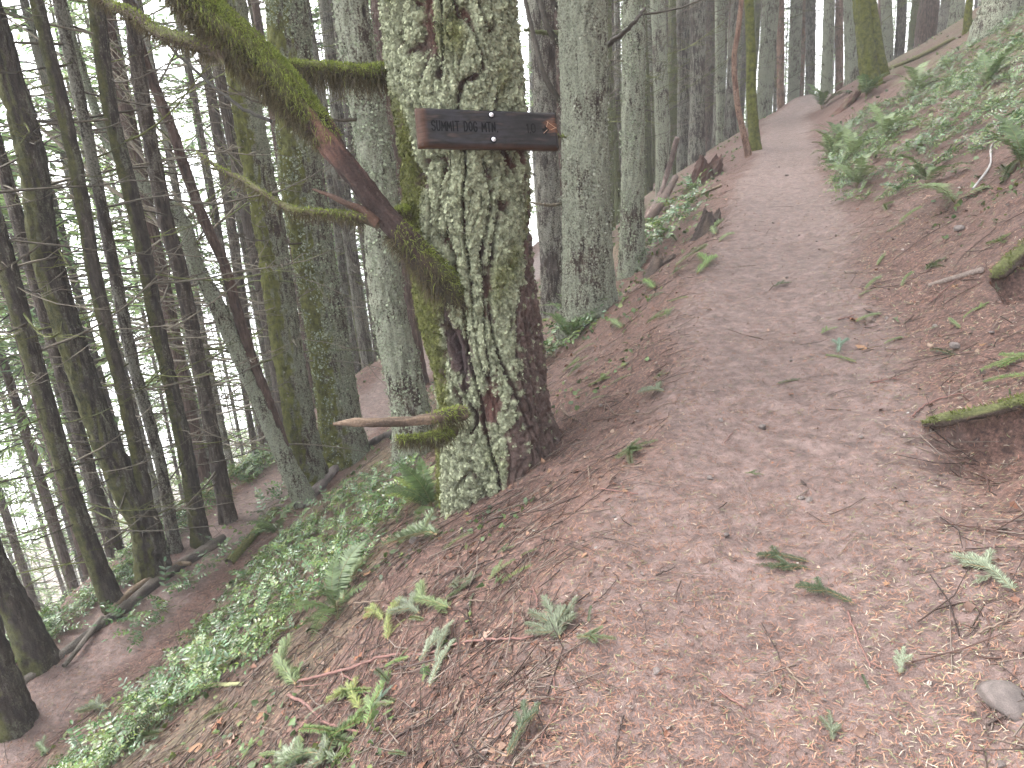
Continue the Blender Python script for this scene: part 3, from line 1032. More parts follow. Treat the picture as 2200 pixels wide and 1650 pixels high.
def branch_proto(seed, h0, h1, n, lmin=0.5, lmax=1.9, sides=3, up=0.0, thick=1.0, twigs=6):
    g = np.random.default_rng(seed)
    mb = MB()
    for k in range(n):
        h = h0 + (h1 - h0) * (k + g.uniform(0, 1)) / n
        az = g.uniform(0, 2 * math.pi)
        L = g.uniform(lmin, lmax) * (0.7 if g.random() < 0.3 else 1.0)
        if g.random() < 0.25:
            L *= 0.4
        t = np.linspace(0, 1, 7)
        sl = g.uniform(-0.30, 0.28) + up
        curve = g.uniform(-0.05, 0.45)
        rr = L * t
        zz = h + L * (sl * t + curve * t ** 2.2 - 0.25 * curve * t) + g.normal(0, 0.012, 7) * L * t
        a = az + 0.22 * g.normal() * t + g.normal(0, 0.03, 7) * t
        P = np.stack([rr * np.cos(a), rr * np.sin(a), zz], 1)
        c = np.array([0.085, 0.073, 0.056]) * g.uniform(0.6, 1.5)
        if g.random() < 0.22:
            c = np.array([0.085, 0.092, 0.03]) * g.uniform(0.6, 1.3)
        r0 = (0.0055 + 0.0042 * L) * thick * g.uniform(0.7, 1.25)
        add_tube(mb, P, r0 * (1 - 0.78 * t) , sides, c, False)
        for q_ in range(int(twigs * L / 1.2)):
            f = g.uniform(0.25, 0.95)
            p = np.array([np.interp(f, t, P[:, i]) for i in range(3)])
            sg = 1 if g.random() < 0.5 else -1
            aa = a[3] + sg * g.uniform(0.5, 1.1)
            l2 = g.uniform(0.12, 0.5) * (1.1 - f * 0.6)
            d = np.array([math.cos(aa), math.sin(aa), g.uniform(-0.15, 0.35)]) * l2
            d2 = d * 0.5 + np.array([0, 0, g.uniform(-0.02, 0.06)])
            add_tube(mb, np.stack([p, p + d2, p + d]), np.array([0.4, 0.3, 0.12]) * r0, 3, c * 1.1, False)
    return mb.mesh('dead_branches', M['twig'])


def crown_proto(seed, h0, H, n, lmax, dens=1.0, col=(0.075, 0.105, 0.045)):
    """drooping fir branches: a limb with flat sprays of needle-covered twigs"""
    g = np.random.default_rng(seed)
    mb = MB()
    for k in range(n):
        f = (k + g.uniform(0, 1)) / n
        h = h0 + (H - h0) * f
        az = g.uniform(0, 2 * math.pi)
        L = (lmax * (1 - f) ** 0.75 + 0.25) * g.uniform(0.6, 1.15)
        t = np.linspace(0, 1, 5)
        sl = g.uniform(-0.25, 0.15)
        P = np.stack([L * t * math.cos(az), L * t * math.sin(az), h + L * (sl * t - 0.28 * t ** 2 + 0.12 * t ** 3)], 1)
        add_tube(mb, P, (0.006 + 0.006 * L) * (1 - 0.8 * t), 3, (0.06, 0.05, 0.04), False)
        m_ = int((8 + 15 * L) * dens)
        fq = g.uniform(0.12, 1.0, m_)
        p = np.stack([np.interp(fq, t, P[:, i]) for i in range(3)], 1)
        sg = np.where(g.random(m_) < 0.5, 1, -1)
        aa = az + sg * g.uniform(0.35, 1.2, m_)
        l2 = g.uniform(0.18, 0.5, m_) * (1.15 - 0.5 * fq) * min(1.0, 0.4 + 0.35 * L)
        dz = g.uniform(-0.55, 0.05, m_)
        d = np.stack([np.cos(aa), np.sin(aa), dz], 1) * l2[:, None]
        w = np.stack([-np.sin(aa), np.cos(aa), g.uniform(-0.5, 0.5, m_)], 1) * (g.uniform(0.018, 0.045, m_))[:, None]
        mid = p + d * 0.5 + np.array([0, 0, 0.02])
        V = np.stack([p, mid - w, p + d, mid + w], 1).reshape(-1, 3)
        F = np.arange(m_)[:, None] * 4 + np.arange(4)[None]
        c = np.array(col) * g.uniform(0.55, 1.7, (m_, 1)) * np.stack([g.uniform(0.85, 1.2, m_), np.ones(m_), g.uniform(0.7, 1.2, m_)], 1)
        mb.add(V, F, np.repeat(c, 4, 0))
    return mb.mesh('crown', M['crown'], False)


BR = [branch_proto(100 + i, 0.4, 13.5, 120, 0.5, 2.0) for i in range(4)]            # densely twigged young firs
BR_FEW = [branch_proto(200 + i, 2.2, 14, 46, 0.3, 1.5, up=0.12) for i in range(3)]   # bigger stems with few dead limbs
BR_TOP = [branch_proto(300 + i, 1.2, 14, 110, 0.6, 2.3, up=0.2, twigs=5) for i in range(3)]
CR = [crown_proto(10 + i, 10.5 + i * 0.8, 26, 80, 2.2 + 0.2 * (i % 2), 0.8, (0.13, 0.19, 0.08)) for i in range(4)]  # far crowns: paling by haze and overexposure is put into the foliage colour
CR_THIN = [crown_proto(60 + i, 11 + i, 26, 42, 2.0, 0.7, (0.095, 0.14, 0.055)) for i in range(2)]
BR_FAR = [branch_proto(400 + i, 0.8, 15, 100, 0.8, 2.6, up=0.25, thick=2.0, twigs=4) for i in range(3)]
CR_LOW = [crown_proto(30 + i, 5.0 + i, 24, 95, 2.4, 0.85, (0.16, 0.235, 0.10)) for i in range(3)]  # downhill crowns: the same haze paling painted in as a still lighter green


def trunk_tube(P, r, nu, amp, seed, freq=1.0):
    """trunk along a polyline with bark relief; P world points relative to the base"""
    P = np.asarray(P)
    k = len(P)
    t = np.arange(nu) * 2 * math.pi / nu
    T = np.gradient(P, axis=0); T /= np.linalg.norm(T, axis=1)[:, None]
    A = np.cross(T, np.array([0, 1.0, 0])); A /= np.linalg.norm(A, axis=1)[:, None]
    B = np.cross(A, T) * -1
    D = np.cos(t)[None, :, None] * A[:, None] + np.sin(t)[None, :, None] * B[:, None]
    Q = (P[:, None] + D * r[:, None, None]).reshape(-1, 3)
    Qs = Q + seed * 13.7
    w = 0.5 * perlin(Qs * np.array([5, 5, 2]) * freq)
    f1 = perlin(Qs * np.array([12, 12, 2.2]) * freq + w[:, None])
    d = -0.9 * (1 - sst(0.0, 0.24, np.abs(f1))) + 0.5 * fbm(Qs * np.array([24, 24, 12]) * freq, 2)
    b = perlin(Qs * np.array([2.5, 2.5, 0.8]))
    disp = amp * d * np.repeat(np.clip(r / 0.12, 0.1, 1.3), nu) + 0.06 * b * np.repeat(r, nu)
    V = Q + D.reshape(-1, 3) * disp[:, None]
    i, j = np.meshgrid(np.arange(k - 1), np.arange(nu), indexing='ij')
    F = np.stack([i * nu + j, i * nu + (j + 1) % nu, (i + 1) * nu + (j + 1) % nu, (i + 1) * nu + j], -1).reshape(-1, 4)
    a = V[F[0]]
    nrm = np.cross(a[1] - a[0], a[2] - a[0])
    if nrm @ D.reshape(-1, 3)[0] < 0:
        F = F[:, ::-1]
    return V, F


def place_poly(px, D):
    """pixel polyline -> world points in an upright plane facing along the view, at depth D of the first point"""
    d0 = pdir(*px[0])
    y = d0[1] * D
    return np.array([plane_pt(u, v, y) for u, v in px])


TREES = []


def build_tree(px, w, mat, label, D=None, diam=None, H=26.0, branches='few', crown=True, w_top=None, second=None, nu=28, rows=120,
               amp=0.02, group=None, name='fir_tree', flare=0.38, flakes_n=0, flake_col=(0.20, 0.225, 0.155), seed=None, straight=True, cat='tree', top=None):
    seed = len(TREES) + 1 if seed is None else seed
    if D is None:
        if diam is not None:
            D = diam * FPX / w
        else:
            h = hit(*px[0])
            D = float(h @ F_) if h is not None else 12.0
    P = place_poly(px, D)
    # down into the ground
    d0 = P[0] - P[1]; d0 /= np.linalg.norm(d0)
    d0 = d0 * 0.3 + np.array([0, 0, -0.7])
    base = P[0].copy()
    g = gz(base[0], base[1])
    pts = [p for p in P]
    k = 0
    while pts[0][2] > gz(pts[0][0], pts[0][1]) - 0.35 and k < 60:
        pts.insert(0, pts[0] + d0 * 0.5); k += 1
    bz = gz(pts[0][0], pts[0][1])
    b = np.array([pts[0][0], pts[0][1], bz])
    pts = np.array(pts)
    vis_len = np.linalg.norm(np.diff(pts, axis=0), axis=1).sum()
    S = spline(pts, rows)
    up = S[-1] - S[-8]; up /= np.linalg.norm(up)
    topz = b[2] + (H if top is None else top)
    ext = []
    p = S[-1].copy()
    while p[2] < topz and straight:
        up = up * 0.7 + np.array([0, 0, 1.0]) * 0.3; up /= np.linalg.norm(up)
        p = p + up * 1.2
        ext.append(p.copy())
    Pall = np.concatenate([S, np.array(ext)]) if ext else S
    r0 = w / 2 * D / FPX
    hh = Pall[:, 2] - b[2]
    r1 = (w_top or w * 0.86) / 2 * D / FPX
    r = np.interp(np.arange(len(Pall)), [0, rows - 1], [r0, r1])
    if ext:
        r[rows:] = np.linspace(r1, 0.02, len(ext))
    r = r * (1 + flare * np.exp(-np.clip(hh, 0, 99) / 0.35))
    tr = thing(name, b, label, cat, group)
    V, F = trunk_tube(Pall - b, r, nu, amp, seed)
    link('trunk', raw_mesh('trunk', V, np.zeros((0, 3), np.int64), F, M[mat], True), tr)
    if flakes_n:
        Vg = V.reshape(-1, nu, 3)[:rows]
        cen = Vg.mean(1, keepdims=True)
        nn = (Vg - cen); nn /= np.linalg.norm(nn, axis=2)[..., None]
        pi = rng.integers(0, rows, flakes_n); pj = rng.integers(0, nu, flakes_n)
        pp, nq = Vg[pi, pj], nn[pi, pj]
        pat = perlin(pp * np.array([7, 7, 5]) + seed) > -0.12
        keep = pat & (nq[:, 1] < 0.5)
        pp, nq = pp[keep], nq[keep]
        pp = pp + rng.normal(size=pp.shape) * 0.012
        col = np.array(flake_col) * rng.uniform(0.5, 1.4, (len(pp), 1))
        fv, ff, fc = flakes(pp, nq, rng.uniform(0.004, 0.013, len(pp)) * (1 if D < 9 else 1.25), col)
        link('lichen', raw_mesh('lichen', fv, ff, np.zeros((0, 4), np.int64), M['lichen'], False, fc), tr, kind='stuff')
    axis = Vector(Pall[min(rows - 1, len(Pall) - 1)] - b).normalized()
    qt = Vector((0, 0, 1)).rotation_difference(axis)
    rot = Matrix.Rotation(rng.uniform(0, 6.28), 4, 'Z')
    sets = {'dense': BR, 'few': BR_FEW, 'top': BR_TOP}.get(branches)
    if sets:
        o = link('dead_branches', sets[seed % len(sets)], tr, kind='stuff')
        o.matrix_local = qt.to_matrix().to_4x4() @ rot
    if crown:
        o = link('crown', CR_THIN[seed % 2], tr)
        sc = (H if top is None else top) / 26
        topp = Pall[-1] - b
        o.matrix_local = Matrix.Translation((topp[0] * 0.8, topp[1] * 0.8, 0)) @ Matrix.Rotation(rng.uniform(0, 6.28), 4, 'Z') @ Matrix.Diagonal((1, 1, sc, 1))
    if second is not None:
        px2, w2, mat2, tag = second
        P2 = np.array([plane_pt(u, v, P[0][1] + 0.02) for u, v in px2])
        S2 = spline(P2, 150)
        up = S2[-1] - S2[-8]; up /= np.linalg.norm(up)
        ext = [S2[-1] + up * 1.0 * (i + 1) + np.array([0, 0, 0.12 * (i + 1) ** 1.2]) for i in range(6)]
        Pa = np.concatenate([S2, ext])
        r2 = np.concatenate([np.linspace(w2 * 1.15, w2 * 0.85, 150), np.linspace(w2 * 0.85, w2 * 0.2, 6)]) / 2 * D / FPX
        V, F = trunk_tube(Pa - b, r2, 28, amp, seed + 50)
        o = link('stem', raw_mesh('stem', V, np.zeros((0, 3), np.int64), F, M[mat2], True), tr)
        if tag:
            o['label'] = tag
    TREE_XY.append((b[0], b[1], 0.8))
    TREES.append((label[:40], round(D, 1), round(2 * r0, 2)))
    return tr, P, D


GF = 'conifer trunks standing along both trails'
# --- beyond the lower trail, from the left border inwards
build_tree([(32, 1556), (-12, 1420), (-70, 1250)], 75, 'dark_moss_bark', 'dark trunk at the very lower left, its foot on the lower trail edge', group=GF, branches='few', amp=0.018)
build_tree([(88, 1428), (40, 1320), (-2, 1240), (-70, 1080)], 64, 'dark_moss_bark', 'stout dark trunk leaning out of the picture above the fallen pole', group=GF, branches='few', amp=0.018)
build_tree([(246, 1305), (163, 1090), (102, 880), (40, 660), (7, 540), (-30, 420)], 38, 'dark_moss_bark', 'slim dark trunk just left of the forked tree, moss on its left side', group=GF, branches='dense', w_top=31)
build_tree([(282, 1283), (217, 1090), (160, 900), (120, 760)], 28, 'brown_bark', 'thin brown trunk half hidden behind the forked tree foot', D=8.6, group=GF, branches='dense')
fork = build_tree([(332, 1238), (312, 1130), (258, 1020), (190, 845), (102, 560), (68, 340), (22, 170), (-30, 0)], 61, 'dark_moss_bark',
                  'big dark fir forking low into two stems by the lower trail', group=GF, branches='dense', w_top=43, nu=48, rows=260,
                  second=([(322, 1160), (308, 1040), (288, 940), (265, 845), (210, 625), (170, 390), (132, 220), (102, 102), (78, 0), (60, -80)], 26, 'dark_moss_bark', 'thinner stem with yellow-green moss at the fork'))
build_tree([(377, 1182), (340, 980), (285, 778), (244, 574), (190, 305), (150, 120), (120, -30)], 26, 'grey_bark', 'slender grey fir to the right of the low fork', group=GF, branches='dense', w_top=20)
build_tree([(433, 1166), (394, 947), (340, 710), (299, 492), (238, 238), (207, 17), (196, -60)], 33, 'dark_moss_bark', 'straight dark fir with mossy flank, second past the fork', group=GF, branches='dense', w_top=25)
build_tree([(490, 1118), (434, 812), (384, 574), (356, 475), (305, 204), (282, 17), (270, -70)], 31, 'brown_bark', 'dark fir with a reddish brown lower trunk near the path bend', group=GF, branches='dense', w_top=26)
build_tree([(519, 1096), (480, 930), (440, 740), (400, 520)], 16, 'grey_bark', 'pole-thin fir beside the reddish brown trunk', diam=0.16, group=GF, branches='dense')
build_tree([(594, 1063), (560, 900), (530, 720), (500, 500)], 22, 'brown_bark', 'brown trunk ending on the red bend of the lower trail', diam=0.2, group=GF, branches='dense')
build_tree([(565, 1072), (535, 900), (505, 700)], 13, 'brown_bark', 'very thin brown trunk left of the red path bend', diam=0.14, group=GF, branches='dense')
lt, LPP, LD_ = build_tree([(655, 1080), (612, 985), (543, 828), (468, 659), (417, 557), (392, 476), (330, 415), (262, 352), (215, 262), (170, 130), (130, -20), (110, -90)], 42, 'lichen_bark',
           'crooked pale broadleaf tree crusted with lichen, a red dead stem fused to it', group=GF, branches=None, crown=False, w_top=8, name='crooked_tree', straight=False, nu=40, rows=240, flakes_n=6000,
           second=([(618, 985), (590, 900), (548, 790), (520, 705), (482, 570), (441, 480), (400, 370), (373, 288), (330, 180), (300, 90), (270, -40)], 20, 'red_bark', 'bare reddish dead stem'))
REDSTEM = [(590, 900), (548, 790), (520, 705), (482, 570), (441, 480), (400, 370), (373, 288), (330, 180), (300, 90)]
build_tree([(668, 1034), (640, 880), (611, 710), (580, 500), (550, 340), (526, 204), (500, 20), (490, -60)], 66, 'lichen_moss_bark', 'scaly brown fir with a yellow moss stripe down its left edge', group=GF, branches='few', w_top=50, nu=48, rows=280, flakes_n=2500, flake_col=(0.14, 0.135, 0.10))
build_tree([(742, 985), (715, 790), (692, 650), (660, 480), (640, 300), (622, 100), (612, -40)], 88, 'lichen_moss_bark', 'broad fir coated in pale green lichen left of the sign tree', group=GF, branches='few', w_top=72, nu=60, rows=320, flakes_n=24000)
build_tree([(686, 969), (663, 773), (640, 600)], 20, 'red_bark', 'thin red-brown trunk between two lichen coated firs', diam=0.2, group=GF, branches='dense')
build_tree([(770, 902), (732, 700), (700, 480), (670, 250)], 21, 'red_bark', 'reddish trunk, first of the thin row behind the broken stub', diam=0.24, group=GF, branches='few')
build_tree([(787, 898), (752, 700), (722, 480)], 17, 'grey_bark', 'grey trunk, second of the thin row behind the broken stub', diam=0.2, group=GF, branches='few')
build_tree([(812, 898), (777, 700), (748, 480), (720, 200)], 26, 'grey_bark', 'speckled trunk, third and thickest of the thin row behind the stub', diam=0.32, group=GF, branches='few')
build_tree([(828, 896), (803, 700), (780, 500)], 17, 'brown_bark', 'dark brown trunk, last of the thin row behind the stub', diam=0.22, group=GF, branches='few')
build_tree([(897, 1018), (876, 845), (832, 642), (815, 400), (795, 271), (762, 68), (752, -30)], 76, 'lichen_bark', 'lichen covered fir standing close behind the sign tree', group=GF, branches='few', w_top=60, nu=54, rows=300, flakes_n=15000, D=6.6)
build_tree([(905, 880), (872, 608), (859, 424), (845, 271), (822, 68), (815, -30)], 36, 'red_bark', 'red-brown trunk glimpsed between the sign tree and its lichen neighbour', D=12.0, group=GF, branches='few', w_top=34)
# --- right of the sign tree, along the left shoulder of the upper trail
build_tree([(1194, 700), (1186, 560), (1175, 340), (1163, 0), (1160, -60)], 50, 'grey_bark', 'pale grey fir between the sign board end and the wide lichen fir', group=GF, branches='few', w_top=44, nu=48, rows=260, D=10.0)
bigf, BFP, BFD = build_tree([(1266, 690), (1260, 500), (1256, 320), (1250, 0), (1249, -60)], 104, 'lichen_bark', 'wide pale lichen fir right of the sign, with a reddish seam', group=GF, branches=None, w_top=90, nu=72, rows=340, flakes_n=15000, flake_col=(0.20, 0.205, 0.16), amp=0.016)
build_tree([(1312, 520), (1308, 250), (1305, 0), (1304, -40)], 18, 'green_bark', 'slim green mossy stem right behind the wide lichen fir', diam=0.19, group=GF, branches='few')
build_tree([(1328, 500), (1326, 250), (1324, 0)], 11, 'grey_bark', 'thread-thin grey stem between green stem and lichen fir', diam=0.15, group=GF, branches='top')
build_tree([(1357, 582), (1360, 300), (1362, 0), (1362, -50)], 48, 'lichen_bark', 'medium lichen fir with bald brown patches by the brush pile', group=GF, branches='few', w_top=44, nu=48, rows=260, flakes_n=7000)
for (x0, v0, x1, w, mt_, dm, lb) in [
    (1391, 500, 1393, 17, 'lichen_bark', 0.26, 'narrow pale fir just left of the leaning grey pole'),
    (1403, 480, 1402, 9, 'green_bark', 0.16, 'green pencil-thin stem beside the narrow pale fir'),
    (1425, 450, 1427, 25, 'grey_bark', 0.36, 'grey fir rising behind the leaning grey pole'),
    (1450, 430, 1447, 12, 'brown_bark', 0.2, 'thin brown stem past the tip of the leaning pole'),
    (1480, 410, 1478, 35, 'lichen_bark', 0.5, 'thick grey-green fir left of the red rotten stump'),
    (1503, 390, 1505, 10, 'grey_bark', 0.18, 'hair-thin grey trunk just left of the red stump'),
    (1520, 372, 1528, 19, 'red_bark', 0.34, 'pinkish brown trunk rising over the red stump'),
    (1545, 352, 1558, 17, 'green_bark', 0.3, 'greenish footed trunk right of the red stump'),
    (1575, 330, 1577, 30, 'lichen_bark', 0.5, 'pale lichen fir behind the bare pink sapling'),
    (1640, 262, 1656, 36, 'lichen_bark', 0.62, 'mottled fir on the trail edge just below the crest'),
    (1677, 252, 1677, 17, 'pink_bark', 0.32, 'rusty pink trunk at the trail crest'),
    (1704, 240, 1711, 27, 'lichen_bark', 0.6, 'pale fir standing in mist beyond the crest'),
    (1740, 215, 1742, 22, 'grey_bark', 0.5, 'misty grey fir right of the crest'),
    (1775, 195, 1782, 25, 'lichen_bark', 0.5, 'speckled fir on the bank right of the crest'),
    (1803, 180, 1803, 18, 'pink_bark', 0.36, 'pinkish fir left of the mossy twin stems'),
    (1836, 175, 1831, 40, 'lichen_bark', 0.62, 'lichen white fir touching the mossy twin stems'),
    (1908, 112, 1904, 24, 'lichen_bark', 0.46, 'grey-green fir uphill just right of the mossy twins'),
    (1934, 84, 1938, 22, 'brown_bark', 0.42, 'brown fir above the dark rotten log uphill'),
    (1962, 60, 1968, 18, 'green_bark', 0.36, 'moss sided fir high on the right bank'),
    (1990, 62, 1997, 44, 'red_bark', 0.7, 'dark reddish fir at the top of the right bank'),
    (2030, 35, 2036, 30, 'grey_bark', 0.55, 'grey fir between dark reddish and wide pale firs uphill'),
    (2140, 62, 2152, 80, 'lichen_bark', None, 'very wide pale fir above the fern patch'),
]:
    build_tree([(x0, v0), ((x0 + x1) / 2, v0 * 0.5), (x1, 0), (x1, -60)], w, mt_, lb, diam=dm, group=GF, branches='top' if x0 > 1400 else 'few', rows=70, nu=22, w_top=w * 0.9)
build_tree([(1608, 336), (1596, 280), (1584, 222), (1577, 130), (1585, 70), (1593, 0), (1598, -80)], 13, 'pink_bark', 'bare pink-barked sapling bending along the trail edge', group=GF, branches=None, crown=False, name='bare_sapling', straight=False, w_top=9, amp=0.006)
build_tree([(1622, 322), (1614, 200), (1613, 100), (1609, 0), (1606, -80)], 22, 'moss_bark', 'mossy green trunk beside the bare pink sapling', group=GF, branches=None, crown=False, name='mossy_tree', w_top=18, amp=0.012)
build_tree([(1872, 188), (1862, 110), (1850, 10), (1846, -60)], 38, 'moss_bark', 'twin stemmed tree thickly furred in green moss on the right bank', group=GF, branches=None, crown=False, name='mossy_tree', rows=160, amp=0.015, straight=False,
           second=([(1896, 165), (1884, 110), (1876, 50), (1868, -10), (1862, -70)], 26, 'moss_bark', None))
build_tree([(2078, 68), (2080, 30), (2086, -20)], 15, 'moss_bark', 'small mossy snag with stub branches above the fern patch', group=GF, branches='few', crown=False, name='mossy_tree', amp=0.012)
for t in TREES:
    print('TREE', t)


# ------------------------------------------------------------------ single dark branches seen against the light
def tree_branch(parent, px, r0, r1, tint=(0.05, 0.042, 0.034), label=None):
    P = spline([pt(u, v, d) for u, v, d in px], 26)
    mb = MB()
    P = P + rng.normal(0, 0.004, P.shape)
    add_tube(mb, P - np.array(parent.location), np.linspace(r0, r1, 26), 7, tint)
    o = link('branch', mb.mesh('branch', M['wood']), parent)
    if label:
        o['label'] = label
    return o


dB = BFD
tree_branch(bigf, [(1228, 243, dB - .35), (1190, 200, dB - .5), (1165, 150, dB - .6), (1150, 90, dB - .6), (1133, 20, dB - .6), (1128, -40, dB - .6)], 0.03, 0.016)
tree_branch(bigf, [(1222, 110, dB - .35), (1190, 80, dB - .6), (1170, 40, dB - .7), (1158, -10, dB - .7), (1150, -60, dB - .7)], 0.03, 0.02)
tree_branch(bigf, [(1220, 30, dB - .35), (1200, 18, dB - .5), (1182, -15, dB - .6)], 0.035, 0.02)
tree_branch(bigf, [(1203, 70, dB - .2), (1165, 70, dB - .4), (1125, 62, dB - .5)], 0.025, 0.014, (0.10, 0.11, 0.05))
tree_branch(bigf, [(1290, 106, dB - .3), (1335, 75, dB - .5), (1365, 45, dB - .6), (1385, 18, dB - .6)], 0.028, 0.012)
tree_branch(bigf, [(1208, 440, dB - .3), (1170, 440, dB - .5), (1140, 436, dB - .6)], 0.016, 0.008, (0.12, 0.10, 0.07))
nd_ = hit(655, 1080) @ F_
for px_, r0_ in (([(395, 480), (340, 520), (260, 560), (190, 590)], .012), ([(480, 690), (380, 700), (270, 690), (130, 640), (20, 590)], .014),
                 ([(500, 735), (400, 745), (280, 740), (150, 690), (30, 640)], .014), ([(520, 770), (400, 775), (280, 760), (190, 750)], .011),
                 ([(540, 810), (430, 830), (300, 838), (180, 812)], .012), ([(560, 862), (470, 890), (360, 905), (230, 880)], .012),
                 ([(505, 660), (430, 650), (300, 640), (140, 600), (0, 590)], .012), ([(590, 930), (520, 955), (440, 950)], .010),
                 ([(392, 476), (340, 455), (260, 420), (150, 330), (60, 250), (-20, 190)], .028), ([(410, 560), (330, 470), (250, 350), (190, 300), (120, 260)], .022),
                 ([(468, 640), (420, 540), (370, 440), (300, 330), (220, 220), (130, 120), (20, 40)], .022)):
    tree_branch(lt, [(u, v, nd_ - 0.15 - 0.05 * i + 0.02 * (i % 2)) for i, (u, v) in enumerate(px_)], r0_ * 1.1, r0_ * 0.4, (0.20, 0.175, 0.14) if r0_ < .02 else (0.13, 0.11, 0.085))
# the web of thin dead limbs that sweeps up to the left from the crooked tree and its neighbours
CROOK = [(612, 985), (543, 828), (468, 659), (417, 557), (392, 476), (330, 415), (262, 352), (215, 262)]
webs = [(CROOK, 40, nd_), (REDSTEM, 46, nd_), ([(640, 880), (611, 710), (580, 500), (550, 340), (526, 204)], 20, 9.2), ([(265, 845), (210, 625), (170, 390), (132, 220)], 12, 7.7), ([(434, 812), (384, 574), (356, 475), (305, 204)], 14, 8.6)]
for line, n_w, dep in webs:
    mb = MB()
    lp_ = np.array(line, float)
    for k in range(n_w):
        f = rng.uniform(0, len(lp_) - 1.001); i = int(f)
        u0, v0 = lp_[i] * (1 - (f - i)) + lp_[i + 1] * (f - i)
        hi_ = v0 < 560
        ang = rng.uniform(0.35, 1.0) if hi_ else rng.uniform(-0.12, 0.3)
        if rng.random() < 0.22:
            ang = math.pi - ang
        Lp = rng.uniform(120, 400) * (1.0 if hi_ else 0.9)
        cu = rng.uniform(0.05, 0.5)
        tt = np.linspace(0, 1, 9)
        aa = ang + cu * (tt - 0.3) + (0 if hi_ else 0.25 * tt)
        du_ = -np.cos(aa) * Lp / 8; dv_ = -np.sin(aa) * Lp / 8
        us = u0 + np.concatenate([[0], np.cumsum(du_[:-1])]); vs_ = v0 + np.concatenate([[0], np.cumsum(dv_[:-1])])
        dd = dep - rng.uniform(-0.6, 1.1) * tt
        P = np.array([pt(a_, b_, c_) for a_, b_, c_ in zip(us, vs_, dd)]) + rng.normal(0, 0.008, (9, 3))
        r0_ = rng.uniform(0.006, 0.013)
        col = np.array([0.15, 0.13, 0.10]) * rng.uniform(0.45, 1.3) if rng.random() < 0.75 else np.array([0.10, 0.11, 0.045]) * rng.uniform(0.6, 1.2)
        S = spline(P, 18)
        add_tube(mb, S - np.array(lt.location), np.linspace(r0_, r0_ * 0.25, 18), 4, col, False)
        for q_ in range(int(rng.integers(2, 7))):
            j_ = int(rng.integers(4, 17)); d_ = S[j_] - S[j_ - 1]; d_ /= np.linalg.norm(d_)
            sd_ = np.cross(d_, rng.normal(size=3)); sd_ /= np.linalg.norm(sd_)
            l_ = rng.uniform(0.08, 0.35)
            e_ = S[j_] + (d_ * 0.8 + sd_ * 0.6) * l_
            add_tube(mb, np.stack([S[j_], (S[j_] + e_) / 2 + rng.normal(0, 0.01, 3), e_]) - np.array(lt.location), r0_ * np.array([0.5, 0.35, 0.15]), 3, col, False)
    link('dead_branches', mb.mesh('dead_branches', M['twig']), lt, kind='stuff')
for o_, px_, r0_ in ((None, [(585, 262), (509, 224), (424, 156), (326, 61), (290, 0)], .016),):
    tree_branch(lt, [(u, v, 6.4) for u, v in px_], r0_, .01, (0.04, 0.036, 0.03))

# ------------------------------------------------------------------ the rest of the stand
def far_trunk(seed, H=26):
    g = np.random.default_rng(seed)
    z = np.concatenate([[-2.5], np.linspace(-0.5, 14, 40), np.linspace(15, H, 10)])
    P = np.stack([0.15 * np.sin(z * 0.23 + seed) * sst(0, 8, z), 0.15 * np.cos(z * 0.19 + seed) * sst(0, 8, z), z], 1)
    r = np.interp(z, [-2.5, 0, 1, 14, H], [1.35, 1.25, 1.0, 0.75, 0.08])
    return P, r, g


FT = {}
def far_trunk_mesh(k, mat):
    if (k, mat) not in FT:
        P, r, g = far_trunk(k)
        rr_ = 0.17
        V, F = trunk_tube(P, r * rr_, 18, 0.016, 70 + k)
        FT[(k, mat)] = raw_mesh('trunk', V, np.zeros((0, 3), np.int64), F, M[mat], True)
    return FT[(k, mat)]


cand = []
def region(n, s0, s1, n0, n1, dmin, lab, fn):
    k = 0; tries = 0
    while k < n and tries < n * 60:
        tries += 1
        s, n_ = rng.uniform(s0, s1), rng.uniform(n0, n1)
        x, y = to_xy(s, n_)
        ne = float(neff(np.array([s]), np.array([n_]))[0])
        if abs(ne) < 1.3 or abs(ne + 5.55) < 1.1:
            continue
        P = np.array([[x, y, gz(x, y) + 2]])
        u, v, d = project(P)
        inframe = d[0] > 0 and -250 < u[0] < 2450
        if inframe and d[0] < fn(u[0]):
            continue
        if any((x - a) ** 2 + (y - b) ** 2 < max(dmin, c) ** 2 for a, b, c in TREE_XY):
            continue
        TREE_XY.append((x, y, dmin)); cand.append((x, y, lab, s, n_)); k += 1


lim = lambda u: 10.5 if u < 900 else (13 if u < 1320 else (17 if u < 1750 else 20))
region(16, 0, 22, -17, -7.2, 1.0, 'lowslope', lim)
region(52, 4, 40, -26, -7.0, 1.2, 'lowslope', lim)
region(36, 10, 70, -48, -9, 1.6, 'lowslope', lim)
region(40, -6, 26, -62, -13, 1.8, 'lowslope', lim)
region(52, 13, 46, -6, -1.4, 0.8, 'shoulder', lim)
region(62, 36, 110, -16, 24, 1.6, 'crest', lim)
region(26, 11, 48, 3.2, 22, 1.8, 'uphill', lim)
BARKW = {'dark_moss_bark': 'mossy dark', 'brown_bark': 'brown', 'grey_bark': 'grey', 'red_bark': 'reddish', 'lichen_bark': 'lichen pale', 'green_bark': 'greenish', 'pink_bark': 'pinkish'}
LAB = {'lowslope': ('fir in the dense stand falling away below the lower trail', 'firs on the slope below the lower trail'),
       'shoulder': ('fir in the close row left of the upper trail', 'firs along the left shoulder of the upper trail'),
       'crest': ('fir in the misty stand beyond the trail crest', 'firs in the mist beyond the crest'),
       'uphill': ('fir standing uphill of the upper trail on the right bank', 'firs on the bank above the upper trail')}
